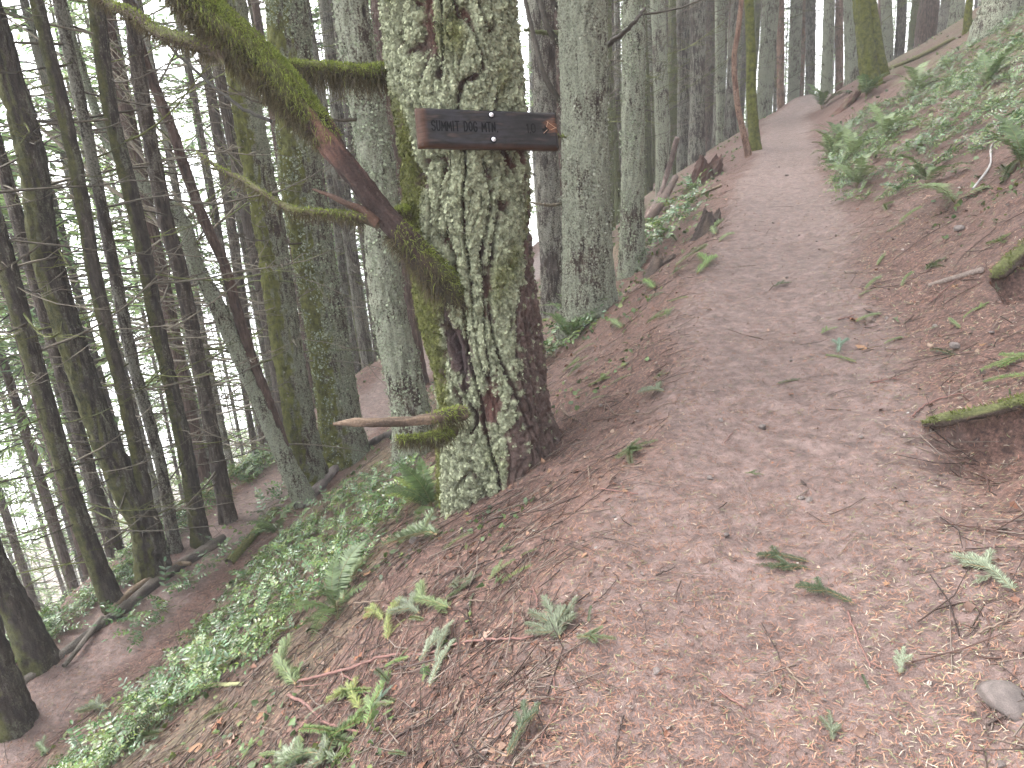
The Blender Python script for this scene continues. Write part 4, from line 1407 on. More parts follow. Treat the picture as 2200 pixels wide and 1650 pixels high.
MATS = {'lowslope': ['dark_moss_bark', 'brown_bark', 'grey_bark', 'brown_bark', 'red_bark', 'grey_bark'],
        'shoulder': ['lichen_bark', 'grey_bark', 'grey_bark', 'lichen_bark', 'red_bark', 'green_bark', 'brown_bark'],
        'crest': ['lichen_bark', 'grey_bark', 'lichen_bark', 'pink_bark'],
        'uphill': ['lichen_bark', 'grey_bark', 'red_bark', 'lichen_bark']}
rr_pick = rng.uniform(0, 1, len(cand))
for i, (x, y, lab, s, n_) in enumerate(cand):
    z = gz(x, y)
    mt_ = MATS[lab][i % len(MATS[lab])]
    dist = 'nearer ' if math.hypot(x, y) < {'lowslope': 19, 'shoulder': 22, 'crest': 50, 'uphill': 25}[lab] else 'distant '
    dist = ('thin ' if rr_pick[i] < 0.5 else 'stouter ') + dist
    t = thing('fir_tree', (x, y, z), dist + BARKW[mt_] + ' ' + LAB[lab][0], 'tree', LAB[lab][1], rz=rng.uniform(0, 6.28))
    lo_r, hi_r = {'lowslope': (0.06, 0.13), 'shoulder': (0.08, 0.2), 'crest': (0.10, 0.21), 'uphill': (0.14, 0.26)}[lab]
    rad_ = lo_r + (hi_r - lo_r) * rr_pick[i]
    hs = rng.uniform(0.85, 1.1)
    tk = link('trunk', far_trunk_mesh(int(rng.integers(0, 4)), mt_), t)
    tk.scale = (rad_ / 0.17, rad_ / 0.17, hs)
    bset = {'lowslope': BR, 'shoulder': BR_TOP, 'uphill': BR_FEW, 'crest': BR_FAR}[lab]
    b = link('dead_branches', bset[int(rng.integers(0, len(bset)))], t, kind='stuff')
    if lab == 'lowslope' and n_ < -11:
        cset = CR_LOW
    else:
        cset = CR if math.hypot(x, y) > 22 else CR_THIN
    c_ = link('crown', cset[int(rng.integers(0, len(cset)))], t)
    c_.scale = (1, 1, hs)
    t.rotation_euler = (rng.normal(0, 0.012), rng.normal(0, 0.012), rng.uniform(0, 6.28))

# the wood farther down and across the slope, one mass
cw = crown_proto(77, 4.0, 25, 62, 2.6, 0.33, (0.15, 0.22, 0.095))
def mesh_arrays(me):
    V = np.empty(len(me.vertices) * 3, np.float32); me.vertices.foreach_get('co', V)
    T = np.empty(len(me.vertices) * 4, np.float32); me.attributes['tint'].data.foreach_get('color', T)
    fs = [tuple(p.vertices) for p in me.polygons]
    return V.reshape(-1, 3).astype(float), T.reshape(-1, 4)[:, :3], np.array([f for f in fs if len(f) == 4])
cV, cT, cF = mesh_arrays(cw)
mid_ = cV.copy()
mb = MB()
k = tries = 0
while k < 140 and tries < 9000:
    tries += 1
    s_, n_ = (rng.uniform(-10, 95), rng.uniform(-90, -16)) if k < 90 else (rng.uniform(48, 120), rng.uniform(-14, 42))
    x, y = to_xy(s_, n_)
    P = np.array([[x, y, gz(x, y) + 8]])
    u, v, d = project(P)
    if not (d[0] > 20 and -400 < u[0] < (1500 if k < 90 else 2300)):
        continue
    if any((x - a) ** 2 + (y - b) ** 2 < 1.5 for a, b, c in TREE_XY):
        continue
    TREE_XY.append((x, y, 1.2)); k += 1
    a = rng.uniform(0, 6.28); hs = rng.uniform(0.85, 1.15)
    Rz = np.array([[math.cos(a), -math.sin(a), 0], [math.sin(a), math.cos(a), 0], [0, 0, 1]])
    b_ = np.array([x, y, gz(x, y)])
    mb.add((cV * np.array([1.1, 1.1, hs])) @ Rz.T + b_, cF, cT * rng.uniform(0.75, 1.25))
    z = np.linspace(-1, 25 * hs, 9)
    add_tube(mb, np.stack([0 * z, 0 * z, z], 1) + b_, np.linspace(rng.uniform(0.09, 0.16), 0.02, 9), 7, np.array([0.06, 0.05, 0.042]) * rng.uniform(0.7, 1.3), False)
fw = link('far_wood', mb.mesh('far_wood', M['crown'], False), kind='stuff')
fw['label'] = 'far off fir wood fading into mist below and beyond the trails'; fw['category'] = 'wood'

# ------------------------------------------------------------------ mist
HAZE = 0.0021
if HAZE > 0:
    mt, t_, b_ = new_mat('mist')
    t_.nodes.remove(b_)
    pv_ = nd(t_, 'ShaderNodeVolumePrincipled')
    pv_.inputs['Color'].default_value = (0.93, 0.95, 0.97, 1)
    pv_.inputs['Density'].default_value = HAZE
    pv_.inputs['Anisotropy'].default_value = 0.0
    t_.links.new(pv_.outputs[0], t_.nodes['Material Output'].inputs['Volume'])
    lo = GV.min(0) - np.array([1, 1, 1.0]); hi = GV.max(0) + np.array([1, 1, 0])
    hi[2] = max(hi[2], 45) + 2
    V = np.array([[lo[0], lo[1], lo[2]], [hi[0], lo[1], lo[2]], [hi[0], hi[1], lo[2]], [lo[0], hi[1], lo[2]],
                  [lo[0], lo[1], hi[2]], [hi[0], lo[1], hi[2]], [hi[0], hi[1], hi[2]], [lo[0], hi[1], hi[2]]])
    F = np.array([[0, 3, 2, 1], [4, 5, 6, 7], [0, 1, 5, 4], [1, 2, 6, 5], [2, 3, 7, 6], [3, 0, 4, 7]])
    link('haze', raw_mesh('haze', V, np.zeros((0, 3), np.int64), F, mt, False), kind='stuff')

# ================================================================== GROUND COVER AND LITTER
ORD = ['closest to', 'second from', 'third from', 'fourth from', 'fifth from', 'sixth from', 'seventh from', 'eighth from', 'ninth from', 'tenth from',
       'eleventh from', 'twelfth from', 'thirteenth from', 'fourteenth from', 'fifteenth from', 'sixteenth from']


def single_out(objs):
    """things of one description are told apart by how near they lie to the sign tree"""
    by = {}
    for o in objs:
        by.setdefault(o['label'], []).append(o)
    for lab, g in by.items():
        if len(g) < 2:
            continue
        g.sort(key=lambda o: (o.location - Vector(base0)).length)
        for i, o in enumerate(g):
            o['label'] = lab + (', ' + ORD[i] + ' sign tree' if i < len(ORD) else ', farthest from sign tree')


def zone(p):
    s, n = to_sn(p[0], p[1])
    ne = float(neff(np.array([s]), np.array([n]))[0])
    if abs(ne) < 0.55:
        return 'on the nearest trail' if s < 2.3 else ('on the middle trail' if s < 4.5 else 'on the far trail')
    if ne > 0:
        return 'near the turf lip' if s < 3.6 else ('beyond the turf lip' if s < 6.5 else 'below the right shrubs')
    if ne > -2.2:
        return 'on the foreground bank edge' if s < 2.4 else ('below the sign tree' if s < 4.3 else 'on the left shoulder')
    return 'on the green bank' if ne > -5 else 'beside the lower trail'


def orient(o, p, fwd, N=None):
    """lay an object made along +x on the ground, x towards fwd, z along the ground normal"""
    N = gnormal([p[0]], [p[1]])[0] if N is None else N
    f = np.asarray(fwd) - N * np.dot(fwd, N); f /= np.linalg.norm(f) + 1e-9
    y = np.cross(N, f)
    sc = o.scale.copy()
    o.matrix_world = Matrix(((f[0], y[0], N[0], p[0]), (f[1], y[1], N[1], p[1]), (f[2], y[2], N[2], p[2]), (0, 0, 0, 1)))
    o.scale = sc


# ------------------------------------------------------------------ logs, poles, stumps
def ground_pole(name, pxs, r0, r1, tint, label, cat='log', lift=0.5, moss=0, sides=14, tint2=None, raise_=None, amp=0.24, k=110, group=None):
    pts = []
    for i, (u, v) in enumerate(pxs):
        h = hit(u, v)
        if h is None:
            h = pt(u, v, float(pts[-1] @ F_) + 0.3 if pts else 24.0); h[2] = gz(h[0], h[1])
        if raise_ and raise_[i]:
            h = h + np.array([0, 0, raise_[i]])
        h[2] += (r0 + (r1 - r0) * i / max(1, len(pxs) - 1)) * lift
        pts.append(h)
    S = spline(pts, k)
    b = S[len(S) // 2].copy()
    r = np.linspace(r0, r1, k) * (1 + 0.08 * rng.normal(size=k).cumsum() / 6)
    V, f3, f4, C, data = limb_mesh(S - b, r, sides, k, rng.uniform(0, 90), amp * r0, flat_tint(tint, 0.5, tint2))
    o = thing(name, b, label, cat, group, me=raw_mesh(name, V, f3, f4, M['bark_skin'], True, C))
    if moss:
        P, D, rr_, T = data
        i = rng.integers(0, k, moss); j = rng.integers(0, sides, moss)
        nrm = D[i, j]; ok = nrm[:, 2] > -0.2
        i, j, nrm = i[ok], j[ok], nrm[ok]
        pp = P[i] + nrm * rr_[i][:, None] + (np.gradient(P, axis=0)[i]) * rng.uniform(-.5, .5, (len(i), 1))
        col = np.array([0.10, 0.115, 0.03]) * rng.uniform(0.6, 1.4, (len(i), 1))
        V, f3, f4, C = moss_strands(pp, nrm, rng.uniform(0.015, 0.04, len(i)), rng.uniform(0.002, 0.004, len(i)), col, spread=0.9)
        link('moss', raw_mesh('moss', V, f3, f4, M['moss'], False, C), o, kind='stuff')
    return o


def edge_pt(s, n):
    return to_xy(s, n)


greyw, darkw, tanw = (0.10, 0.086, 0.072), (0.055, 0.043, 0.038), (0.21, 0.15, 0.10)
ground_pole('fallen_pole', [(30, 1483), (130, 1412), (210, 1352), (275, 1303)], 0.036, 0.042, (0.055, 0.047, 0.040), 'long grey fallen pole along the outer edge of the lower trail', tint2=(0.10, 0.088, 0.075))
ground_pole('log', [(242, 1337), (330, 1262), (410, 1205), (484, 1160)], 0.058, 0.045, (0.045, 0.036, 0.031), 'dark rotting log lying past the forked fir foot', tint2=(0.08, 0.068, 0.057))
ground_pole('fallen_pole', [(236, 1330), (300, 1270), (380, 1226), (412, 1222)], 0.03, 0.02, (0.15, 0.11, 0.075), 'thin tan pole resting on the dark rotting log', lift=2.6)
ground_pole('fallen_pole', [(140, 1440), (180, 1395), (222, 1338)], 0.02, 0.028, greyw, 'short grey stick leaning against the fallen poles', lift=2.2)
ground_pole('log', [(642, 1096), (690, 1050), (735, 1000), (800, 958), (850, 935)], 0.065, 0.05, (0.085, 0.073, 0.067), 'split grey log with a dark end under the broken stub', tint2=(0.13, 0.11, 0.10), lift=0.6)
ground_pole('log', [(640, 1070), (690, 1028), (738, 990)], 0.075, 0.07, (0.10, 0.10, 0.03), 'round log furred with yellow-green moss behind the grey split log', moss=2500, tint2=(0.14, 0.15, 0.04))
ground_pole('log', [(492, 1212), (540, 1160), (592, 1098)], 0.045, 0.04, (0.11, 0.11, 0.04), 'slim mossy log lying on the near side of the lower trail', moss=900)
ground_pole('fallen_pole', [(452, 1440), (500, 1405), (546, 1368)], 0.026, 0.022, (0.14, 0.085, 0.06), 'broken brown pole end sticking from the green bank', lift=1.6)
ground_pole('fallen_pole', [(388, 1476), (450, 1478), (522, 1478)], 0.013, 0.011, (0.24, 0.24, 0.12), 'pale mossy stick lying level across the bank', lift=2.2, cat='stick')
ground_pole('leaning_pole', [(1388, 484), (1425, 446), (1456, 424)], 0.052, 0.042, (0.12, 0.088, 0.078), 'bare pinkish pole leaning up against the thin firs', lift=0.6, raise_=[0, 0.35, 1.0], tint2=(0.17, 0.125, 0.11))
ground_pole('leaning_pole', [(1384, 490), (1420, 458), (1452, 428)], 0.06, 0.05, (0.09, 0.065, 0.055), 'darker broken pole lying under the pinkish leaning pole', lift=0.6, raise_=[0, 0.1, 0.35])
ground_pole('fallen_pole', [(1395, 492), (1470, 440), (1550, 402)], 0.035, 0.02, (0.17, 0.13, 0.09), 'thin tan pole lying in the shoulder shrubs', lift=1.2)
ground_pole('log', [(1896, 112), (1925, 92), (1962, 70)], 0.14, 0.11, (0.05, 0.038, 0.032), 'dark rotten log lying uphill behind the mossy twins', tint2=(0.10, 0.10, 0.05))
ground_pole('log', [(1893, 158), (1960, 132), (2050, 86)], 0.045, 0.03, (0.11, 0.105, 0.05), 'long yellow-green fallen log along the upper edge of the shrubs', moss=600, lift=1.0)
ground_pole('fallen_pole', [(1905, 92), (1950, 55), (1975, 30)], 0.06, 0.05, (0.12, 0.12, 0.06), 'mossy pole slanting uphill past the dark rotten log', lift=2.0)
ground_pole('fallen_pole', [(2022, 52), (2040, 28), (2052, 8)], 0.07, 0.05, (0.08, 0.085, 0.045), 'dark mossy pole leaning by the small snag', lift=3.0)
ground_pole('fallen_pole', [(2090, 408), (2125, 365), (2128, 325), (2145, 300)], 0.008, 0.006, (0.33, 0.31, 0.30), 'crooked silver stick standing out of the right bank', lift=2.5, cat='stick')
ground_pole('fallen_pole', [(1945, 395), (2050, 320), (2190, 230)], 0.012, 0.008, (0.10, 0.085, 0.075), 'long straight dark stick lying up the right bank', lift=1.5, cat='stick')
ground_pole('root', [(1206, 872), (1216, 890), (1240, 906)], 0.014, 0.006, (0.10, 0.07, 0.055), 'bare root curling out from the sign tree foot', lift=0.6, cat='root', sides=8)
ground_pole('root', [(1995, 620), (2040, 606), (2110, 592)], 0.012, 0.018, (0.19, 0.15, 0.13), 'pale root lying below the dark hollow in the right bank', lift=0.9, cat='root', sides=8)


def chunk(name, px, r, h, tint, label, cat, tint2=None, lean=(0.2, 0.1), jag=0.5):
    """a shattered stump: ragged ring of splinters round a hollow, leaning"""
    p = hit(*px)
    mb = MB()
    nu, nv = 48, 16
    t = np.arange(nu) * 2 * math.pi / nu
    lob = 0.5 * np.sin(2 * t + rng.uniform(0, 6)) + 0.35 * np.sin(5 * t + rng.uniform(0, 6)) + 0.3 * rng.normal(size=nu)
    top = h * np.clip(0.72 + jag * 0.6 * lob, 0.2, 1.4)
    rad = r * (1 + 0.12 * np.sin(3 * t + rng.uniform(0, 6)) + 0.07 * rng.normal(size=nu))
    rows = []
    for k in range(nv):
        f = k / (nv - 1)
        z = -0.15 + (top + 0.15) * f
        rr_ = rad * (1.45 - 0.65 * f ** 0.6 + 0.05 * rng.normal(size=nu))
        rows.append(np.stack([rr_ * np.cos(t) + lean[0] * z, rr_ * np.sin(t) + lean[1] * z, z], 1))
    for k in range(6):
        f = k / 5
        z = top * (1 - 0.35 * f) + 0.04 * h * rng.normal(size=nu)
        rr_ = rad * 0.72 * (1 - f * 0.95)
        rows.append(np.stack([rr_ * np.cos(t) + lean[0] * z, rr_ * np.sin(t) + lean[1] * z, z], 1))
    V = np.concatenate(rows); K = len(rows)
    i, j = np.meshgrid(np.arange(K - 1), np.arange(nu), indexing='ij')
    F = np.stack([i * nu + j, i * nu + (j + 1) % nu, (i + 1) * nu + (j + 1) % nu, (i + 1) * nu + j], -1).reshape(-1, 4)
    c = np.array(tint) * rng.uniform(0.6, 1.4, (len(V), 1))
    if tint2 is not None:
        q_ = sst(0, 0.4, perlin(V * np.array([9, 9, 3]) + 3))[:, None]
        c = c * (1 - q_) + np.array(tint2) * q_
    mb.add(V, F, c)
    return thing(name, p, label, cat, me=mb.mesh(name, M['bark_skin'], False))


chunk('stump', (1512, 392), 0.24, 0.45, (0.055, 0.026, 0.021), 'shattered reddish rotten stump by the left shoulder of the trail', 'stump', (0.07, 0.045, 0.035), (0.3, 0.1))
chunk('stump', (1522, 492), 0.11, 0.22, (0.045, 0.034, 0.03), 'small blackish rotten stump on the left shoulder of the trail', 'stump', (0.09, 0.07, 0.055), (0.25, 0.0))
chunk('stump', (1418, 575), 0.14, 0.16, (0.06, 0.045, 0.038), 'low dark stump half buried in brush beside the medium lichen fir', 'stump', (0.10, 0.075, 0.06), (0.3, 0.0))
chunk('stump', (1815, 232), 0.13, 0.35, (0.08, 0.038, 0.03), 'leaning reddish broken snag at the top of the shrub bank', 'stump', (0.10, 0.075, 0.05), (0.9, 0.2))


# ------------------------------------------------------------------ mossy lips of turf over hollows in the right bank
def turf_lip(sn, name, label, r=0.04, nmoss=2600, nroot=500):
    P = []
    for s, n in sn:
        x, y = to_xy(s, n)
        P.append((x, y, gz(*to_xy(s + 0.06, n)) + 0.005))
    S = spline(P, 90)
    b = S[45].copy()
    V, f3, f4, C, data = limb_mesh(S - b, r * np.clip(np.linspace(0, 1, 90) * 9 + 0.25, 0, 1) * (1 + 0.15 * rng.normal(size=90).cumsum() / 5), 18, 90, rng.uniform(0, 50), 0.014,
                                   lambda fr, up, ns, Q: np.clip(np.array([0.055, 0.038, 0.031]) * (1 + 0.5 * ns[:, None]) * (1 - sst(0, .5, up)[:, None]) + np.array([0.075, 0.08, 0.03]) * (1 + 0.5 * ns[:, None]) * sst(0, .5, up)[:, None], 0.01, 1))
    # flatten into a slab of turf reaching back into the bank
    o = thing(name, b, label, 'turf', me=raw_mesh(name, V, f3, f4, M['bark_skin'], True, C))
    Pp, D, rr_, T = data
    i = rng.integers(0, 90, nmoss); j = rng.integers(0, 18, nmoss)
    nrm = D[i, j]; ok = (nrm[:, 2] > 0.05) & (perlin(np.stack([i * 0.11, j * 0.3, 0 * i], 1) + 5.5) > -0.25)
    i, j, nrm = i[ok], j[ok], nrm[ok]
    pp = Pp[i] + nrm * rr_[i][:, None] + np.gradient(Pp, axis=0)[i] * rng.uniform(-.5, .5, (len(i), 1))
    col = np.array([0.105, 0.125, 0.032]) * rng.uniform(0.5, 1.4, (len(i), 1))
    V, f3, f4, C = moss_strands(pp, nrm, rng.uniform(0.012, 0.03, len(i)), rng.uniform(0.0012, 0.0024, len(i)), col, spread=0.9, droop=0.3)
    link('moss', raw_mesh('moss', V, f3, f4, M['moss'], False, C), o, kind='stuff')
    i = rng.integers(0, 90, nroot); j = rng.integers(0, 18, nroot)
    nrm = D[i, j]; ok = nrm[:, 2] < 0.0
    i, j, nrm = i[ok], j[ok], nrm[ok]
    pp = Pp[i] + nrm * rr_[i][:, None]
    col = np.array([0.10, 0.065, 0.045]) * rng.uniform(0.5, 1.6, (len(i), 1))
    V, f3, f4, C = moss_strands(pp, nrm, rng.uniform(0.02, 0.06, len(i)), rng.uniform(0.0008, 0.0018, len(i)), col, spread=0.5, droop=0.9)
    link('rootlets', raw_mesh('rootlets', V, f3, f4, M['moss'], False, C), o, kind='stuff')
    return o


turf_lip([(3.40, 0.60), (3.38, 0.72), (3.39, 0.86), (3.41, 1.02), (3.38, 1.2), (3.36, 1.5)], 'turf_lip', 'mossy lip of turf overhanging a dark hollow low on the right bank', 0.027, 2300)
turf_lip([(4.90, 1.14), (4.96, 1.28), (4.99, 1.45), (4.98, 1.7)], 'turf_lip', 'smaller mossy lip over a dark hole higher on the right bank', 0.05, 2000)

# ------------------------------------------------------------------ stones
def stone_mesh(seed, flat=0.6):
    g = np.random.default_rng(seed)
    import bmesh
    bm = bmesh.new()
    bmesh.ops.create_icosphere(bm, subdivisions=3, radius=1)
    V = np.array([v.co[:] for v in bm.verts]); F = np.array([[v.index for v in f.verts] for f in bm.faces])
    bm.free()
    # cut by random planes for broken facets
    for k in range(9):
        d = g.normal(size=3); d /= np.linalg.norm(d)
        h = g.uniform(0.6, 0.9)
        e = V @ d - h
        V = V - np.clip(e, 0, None)[:, None] * d * 0.9
    V = V * np.array([1, g.uniform(0.6, 0.9), flat]) + 0.06 * np.stack([perlin(V * 3 + seed + i) for i in range(3)], 1)
    c = np.tile(g.uniform(0.8, 1.2) * np.array([0.115, 0.094, 0.086]), (len(V), 1)) * (1 + 0.5 * perlin(V * 4 + seed)[:, None])
    return raw_mesh('stone', V, F, np.zeros((0, 4), np.int64), M['stone'], False, c)


SM = [stone_mesh(i, 0.45 + 0.05 * i) for i in range(6)]
stones = []
def put_stone(u, v, wpx, label, k=None, sink=0.25):
    h = hit(u, v)
    if h is None:
        return
    D = float(h @ F_)
    r = wpx / 2 * D / FPX
    o = thing('stone', h + np.array([0, 0, r * sink]), label or ('small stone ' + zone(h)), 'stone', 'stones on and beside the trail', me=SM[int(rng.integers(0, 6)) if k is None else k])
    o.scale = (r, r, r)
    o.rotation_euler = (rng.normal(0, .2), rng.normal(0, .2), rng.uniform(0, 6.28))
    stones.append(o)


put_stone(2165, 1500, 130, 'large rounded stone half sunk at the lower right of the trail', 5, -0.25)
put_stone(2048, 755, 26, 'single pinkish stone resting on the right bank above the lip', 4, 0.7)
for u, v, w in ((1410, 1448, 24), (1740, 1075, 22), (1722, 1070, 14), (1638, 921, 22), (1550, 905, 14), (1525, 1028, 18), (1065, 1420, 16), (1150, 1330, 14), (1080, 1545, 22), (2060, 495, 30),
                (1000, 1140, 14), (890, 1165, 30), (1320, 1110, 10), (1770, 1510, 14), (1700, 770, 12), (1560, 1160, 16), (970, 1500, 12), (1620, 1460, 12), (1380, 1235, 12), (1215, 1395, 12), (1290, 880, 14), (1370, 885, 12),
                (2010, 700, 14), (1905, 690, 12), (2130, 720, 14), (1690, 600, 10), (1755, 520, 9), (1660, 480, 8), (1690, 380, 9), (2060, 1130, 14), (1850, 940, 12), (2150, 1640, 30), (1950, 1530, 12), (1480, 1540, 14), (1130, 1470, 12), (880, 1290, 14)):
    put_stone(u, v, w, None)
single_out(stones)

# ------------------------------------------------------------------ dead leaves
def leaf_blade(seed, maple):
    g = np.random.default_rng(seed)
    if maple:
        ang = np.radians([0, 18, 32, 50, 66, 84, 104, 125, 150, 180])
        rad = np.array([1.0, 0.55, 0.85, 0.5, 0.8, 0.42, 0.6, 0.36, 0.4, 0.12])
    else:
        ang = np.radians([0, 20, 45, 80, 110, 140, 165, 180])
        rad = np.array([1.0, 0.75, 0.55, 0.42, 0.42, 0.5, 0.7, 0.8])
    a = np.concatenate([ang, -ang[1:-1][::-1]]); r = np.concatenate([rad, rad[1:-1][::-1]])
    r = r * g.uniform(0.85, 1.15, len(r))
    x, y = r * np.cos(a), r * np.sin(a)
    z = 0.28 * y ** 2 + 0.12 * g.normal(size=len(a)) + 0.15 * x * g.normal()
    V = np.concatenate([[[0, 0, 0.02]], np.stack([x, y, z], 1)])
    n = len(a)
    F = np.stack([np.zeros(n, int), 1 + np.arange(n), 1 + (np.arange(n) + 1) % n], 1)
    return V, F


leaf_cols = [(0.17, 0.07, 0.036), (0.20, 0.11, 0.06), (0.14, 0.082, 0.055), (0.24, 0.15, 0.11), (0.10, 0.055, 0.038)]
LM = []
for k in range(8):
    V, F = leaf_blade(400 + k, k % 2 == 0)
    mb = MB(); mb.add(V, F, np.array(leaf_cols[k % 5]))
    add_tube(mb, np.array([[-0.1, 0, 0.02], [-0.5, 0.05, 0.05], [-0.8, 0.12, 0.02]]), 0.02, 3, (0.2, 0.1, 0.06), False)
    LM.append(mb.mesh('dead_leaf', M['dead_leaf'], False))
leaves = []
def put_leaf(u, v, lpx, label, k=None, lift=0.012):
    h = hit(u, v)
    if h is None:
        return
    r = lpx / 2 * float(h @ F_) / FPX
    k = int(rng.integers(0, 8)) if k is None else k
    nm = {0: 'rusty orange', 1: 'tan', 2: 'dull brown', 3: 'pale pinkish', 4: 'dark brown'}[k % 5]
    o = thing('dead_leaf', h + np.array([0, 0, lift]), label or (nm + (' lobed' if k % 2 == 0 else ' oval') + ' dead leaf ' + zone(h)), 'leaf', 'fallen dead leaves', me=LM[k])
    o.scale = (r, r, r)
    a = rng.uniform(0, 6.28)
    orient(o, h + np.array([0, 0, lift]), (math.cos(a), math.sin(a), 0))
    leaves.append(o)


put_leaf(792, 1328, 60, 'long rusty red dead leaf beside the yellow-green fir sprig', 0)
put_leaf(1095, 1580, 46, 'pale orange lobed leaf by the dark mossy fir sprig', 3)
put_leaf(1075, 1625, 70, 'big brown lobed leaf at the bottom edge near the dark sprig', 2)
put_leaf(1045, 1375, 34, 'pinkish curled leaf above the long red stick', 3)
for u, v, w in ((830, 1165, 40), (850, 1175, 30), (600, 1300, 40), (790, 1240, 40), (640, 1340, 46), (470, 1560, 60), (500, 1590, 50), (420, 1610, 55), (560, 1540, 40), (300, 1590, 40), (985, 1095, 18), (1060, 1180, 16), (955, 1240, 20),
                (1180, 1325, 26), (1450, 1300, 16), (1650, 712, 12), (1700, 850, 16), (1660, 1000, 12), (1835, 690, 34), (1850, 752, 34), (2050, 620, 22), (1990, 430, 20), (2030, 395, 26), (1900, 400, 22), (2110, 740, 20), (1760, 1255, 16),
                (1320, 1330, 14), (1000, 1560, 26), (900, 1540, 22), (850, 1490, 20), (770, 1420, 26), (700, 1440, 30), (1620, 1250, 12), (1905, 1255, 22), (2080, 1540, 34), (1560, 1590, 16), (1330, 1600, 22), (1400, 800, 14), (1330, 690, 16), (1290, 650, 18), (1470, 540, 14), (1560, 430, 12)):
    put_leaf(u, v, w, None)
single_out(leaves)

# ------------------------------------------------------------------ sticks
sticks = []
def put_stick(pxs, r, tint, label=None, lift=0.8, sides=6):
    pts = [hit(u, v) for u, v in pxs]
    if any(p is None for p in pts):
        return
    pts = [p + np.array([0, 0, r * lift + 0.006]) for p in pts]
    S = spline(pts, 6 * len(pts) + 6)
    S = S + rng.normal(0, r * 0.35, S.shape)
    b = S[len(S) // 2].copy()
    mb = MB()
    c = np.array(tint)
    add_tube(mb, S - b, np.linspace(r, r * 0.6, len(S)), sides, c)
    for q_ in range(rng.integers(0, 3)):
        i = rng.integers(2, len(S) - 2)
        d = (S[i + 1] - S[i - 1]); d /= np.linalg.norm(d)
        sd = np.cross(d, [0, 0, 1]) * rng.choice([-1, 1])
        l = rng.uniform(0.03, 0.10)
        add_tube(mb, np.stack([S[i] - b, S[i] - b + (d * 0.6 + sd * 0.7) * l]), np.array([r * 0.6, r * 0.3]), 4, c)
    tone = 'reddish' if tint[0] > 1.7 * tint[1] else ('dark' if tint[0] < 0.1 else 'pale brown')
    length = np.linalg.norm(S[-1] - S[0])
    sz = 'long ' if length > 0.4 else ('short ' if length < 0.15 else '')
    o = thing('stick', b, label or (sz + tone + ' stick lying ' + zone(b)), 'stick', 'dead sticks on the ground', me=mb.mesh('stick', M['wood']))
    sticks.append(o)


redw, br, dk = (0.13, 0.068, 0.057), (0.13, 0.095, 0.072), (0.06, 0.043, 0.037)
put_stick([(620, 1475), (730, 1450), (830, 1420), (910, 1408), (990, 1386), (1060, 1381), (1146, 1380)], 0.0062, redw, 'long reddish stick lying across the foreground bank')
put_stick([(622, 1505), (660, 1522), (700, 1560), (772, 1578)], 0.0075, redw, 'thick purplish stick with a cut end in the lower left litter')
put_stick([(850, 1445), (960, 1420), (1005, 1400)], 0.004, dk)
put_stick([(735, 1455), (775, 1480), (790, 1510)], 0.004, redw)
for a in ([(1040, 1160), (1070, 1125), (1110, 1108), (1170, 1105)], [(1075, 1150), (1100, 1120)], [(1165, 1087), (1222, 1079)], [(1250, 1315), (1300, 1275), (1325, 1252)], [(1264, 1008), (1267, 1040)], [(1335, 1042), (1352, 1068)],
          [(1800, 1200), (1830, 1165), (1855, 1148)], [(1130, 1480), (1175, 1450), (1205, 1435)], [(1215, 1450), (1235, 1478), (1248, 1495)], [(1190, 1460), (1193, 1515)], [(1010, 1300), (1075, 1288)], [(1090, 1355), (1150, 1310), (1145, 1270)],
          [(780, 1210), (800, 1120)], [(770, 1160), (850, 1125), (930, 1090)], [(540, 1480), (640, 1480), (720, 1470)], [(1410, 1240), (1450, 1222)], [(1290, 1060), (1370, 1062)], [(1310, 885), (1330, 892), (1400, 890)], [(1555, 950), (1600, 900)],
          [(1280, 970), (1310, 940)], [(1000, 1480), (970, 1540), (980, 1600)], [(1340, 1540), (1330, 1570), (1320, 1640)], [(1200, 1520), (1175, 1560), (1160, 1600)], [(970, 1600), (990, 1640)], [(840, 1600), (890, 1570), (950, 1560)],
          [(1650, 1500), (1680, 1480)], [(1820, 1320), (1840, 1380), (1870, 1440)], [(1900, 1000), (1950, 985)], [(1960, 900), (2000, 870), (2080, 850)], [(2000, 650), (2060, 600)], [(1920, 560), (1990, 510), (2060, 470)], [(2000, 470), (2080, 430), (2160, 370)],
          [(1870, 820), (1930, 810)], [(1800, 690), (1835, 680)], [(1850, 755), (1895, 745)], [(2120, 1560), (2170, 1530)], [(2100, 1360), (2190, 1330)], [(1690, 1450), (1740, 1500)], [(1540, 1480), (1600, 1520)], [(1420, 1560), (1440, 1640)],
          [(1185, 690), (1240, 660), (1290, 620)], [(1290, 650), (1310, 620)], [(1295, 660), (1318, 618)], [(1330, 640), (1380, 610), (1440, 590)], [(1420, 650), (1450, 620)], [(1350, 560), (1430, 520), (1500, 500)], [(1500, 440), (1560, 415)],
          [(230, 1640), (330, 1580), (420, 1520)], [(380, 1650), (450, 1560), (520, 1500)], [(560, 1650), (620, 1560)], [(430, 1640), (500, 1600), (590, 1520)], [(640, 1640), (600, 1580), (560, 1560)], [(300, 1640), (350, 1600)], [(680, 1420), (740, 1380), (800, 1340)],
          [(140, 1590), (190, 1572)], [(250, 1560), (330, 1500)], [(850, 1230), (900, 1190), (980, 1150)], [(760, 1300), (830, 1300)], [(870, 1100), (900, 1040), (940, 985)], [(820, 1180), (870, 1120), (880, 1070)]):
    put_stick(a, rng.uniform(0.0022, 0.0045), (redw, br, dk)[int(rng.integers(0, 3))])
single_out(sticks)

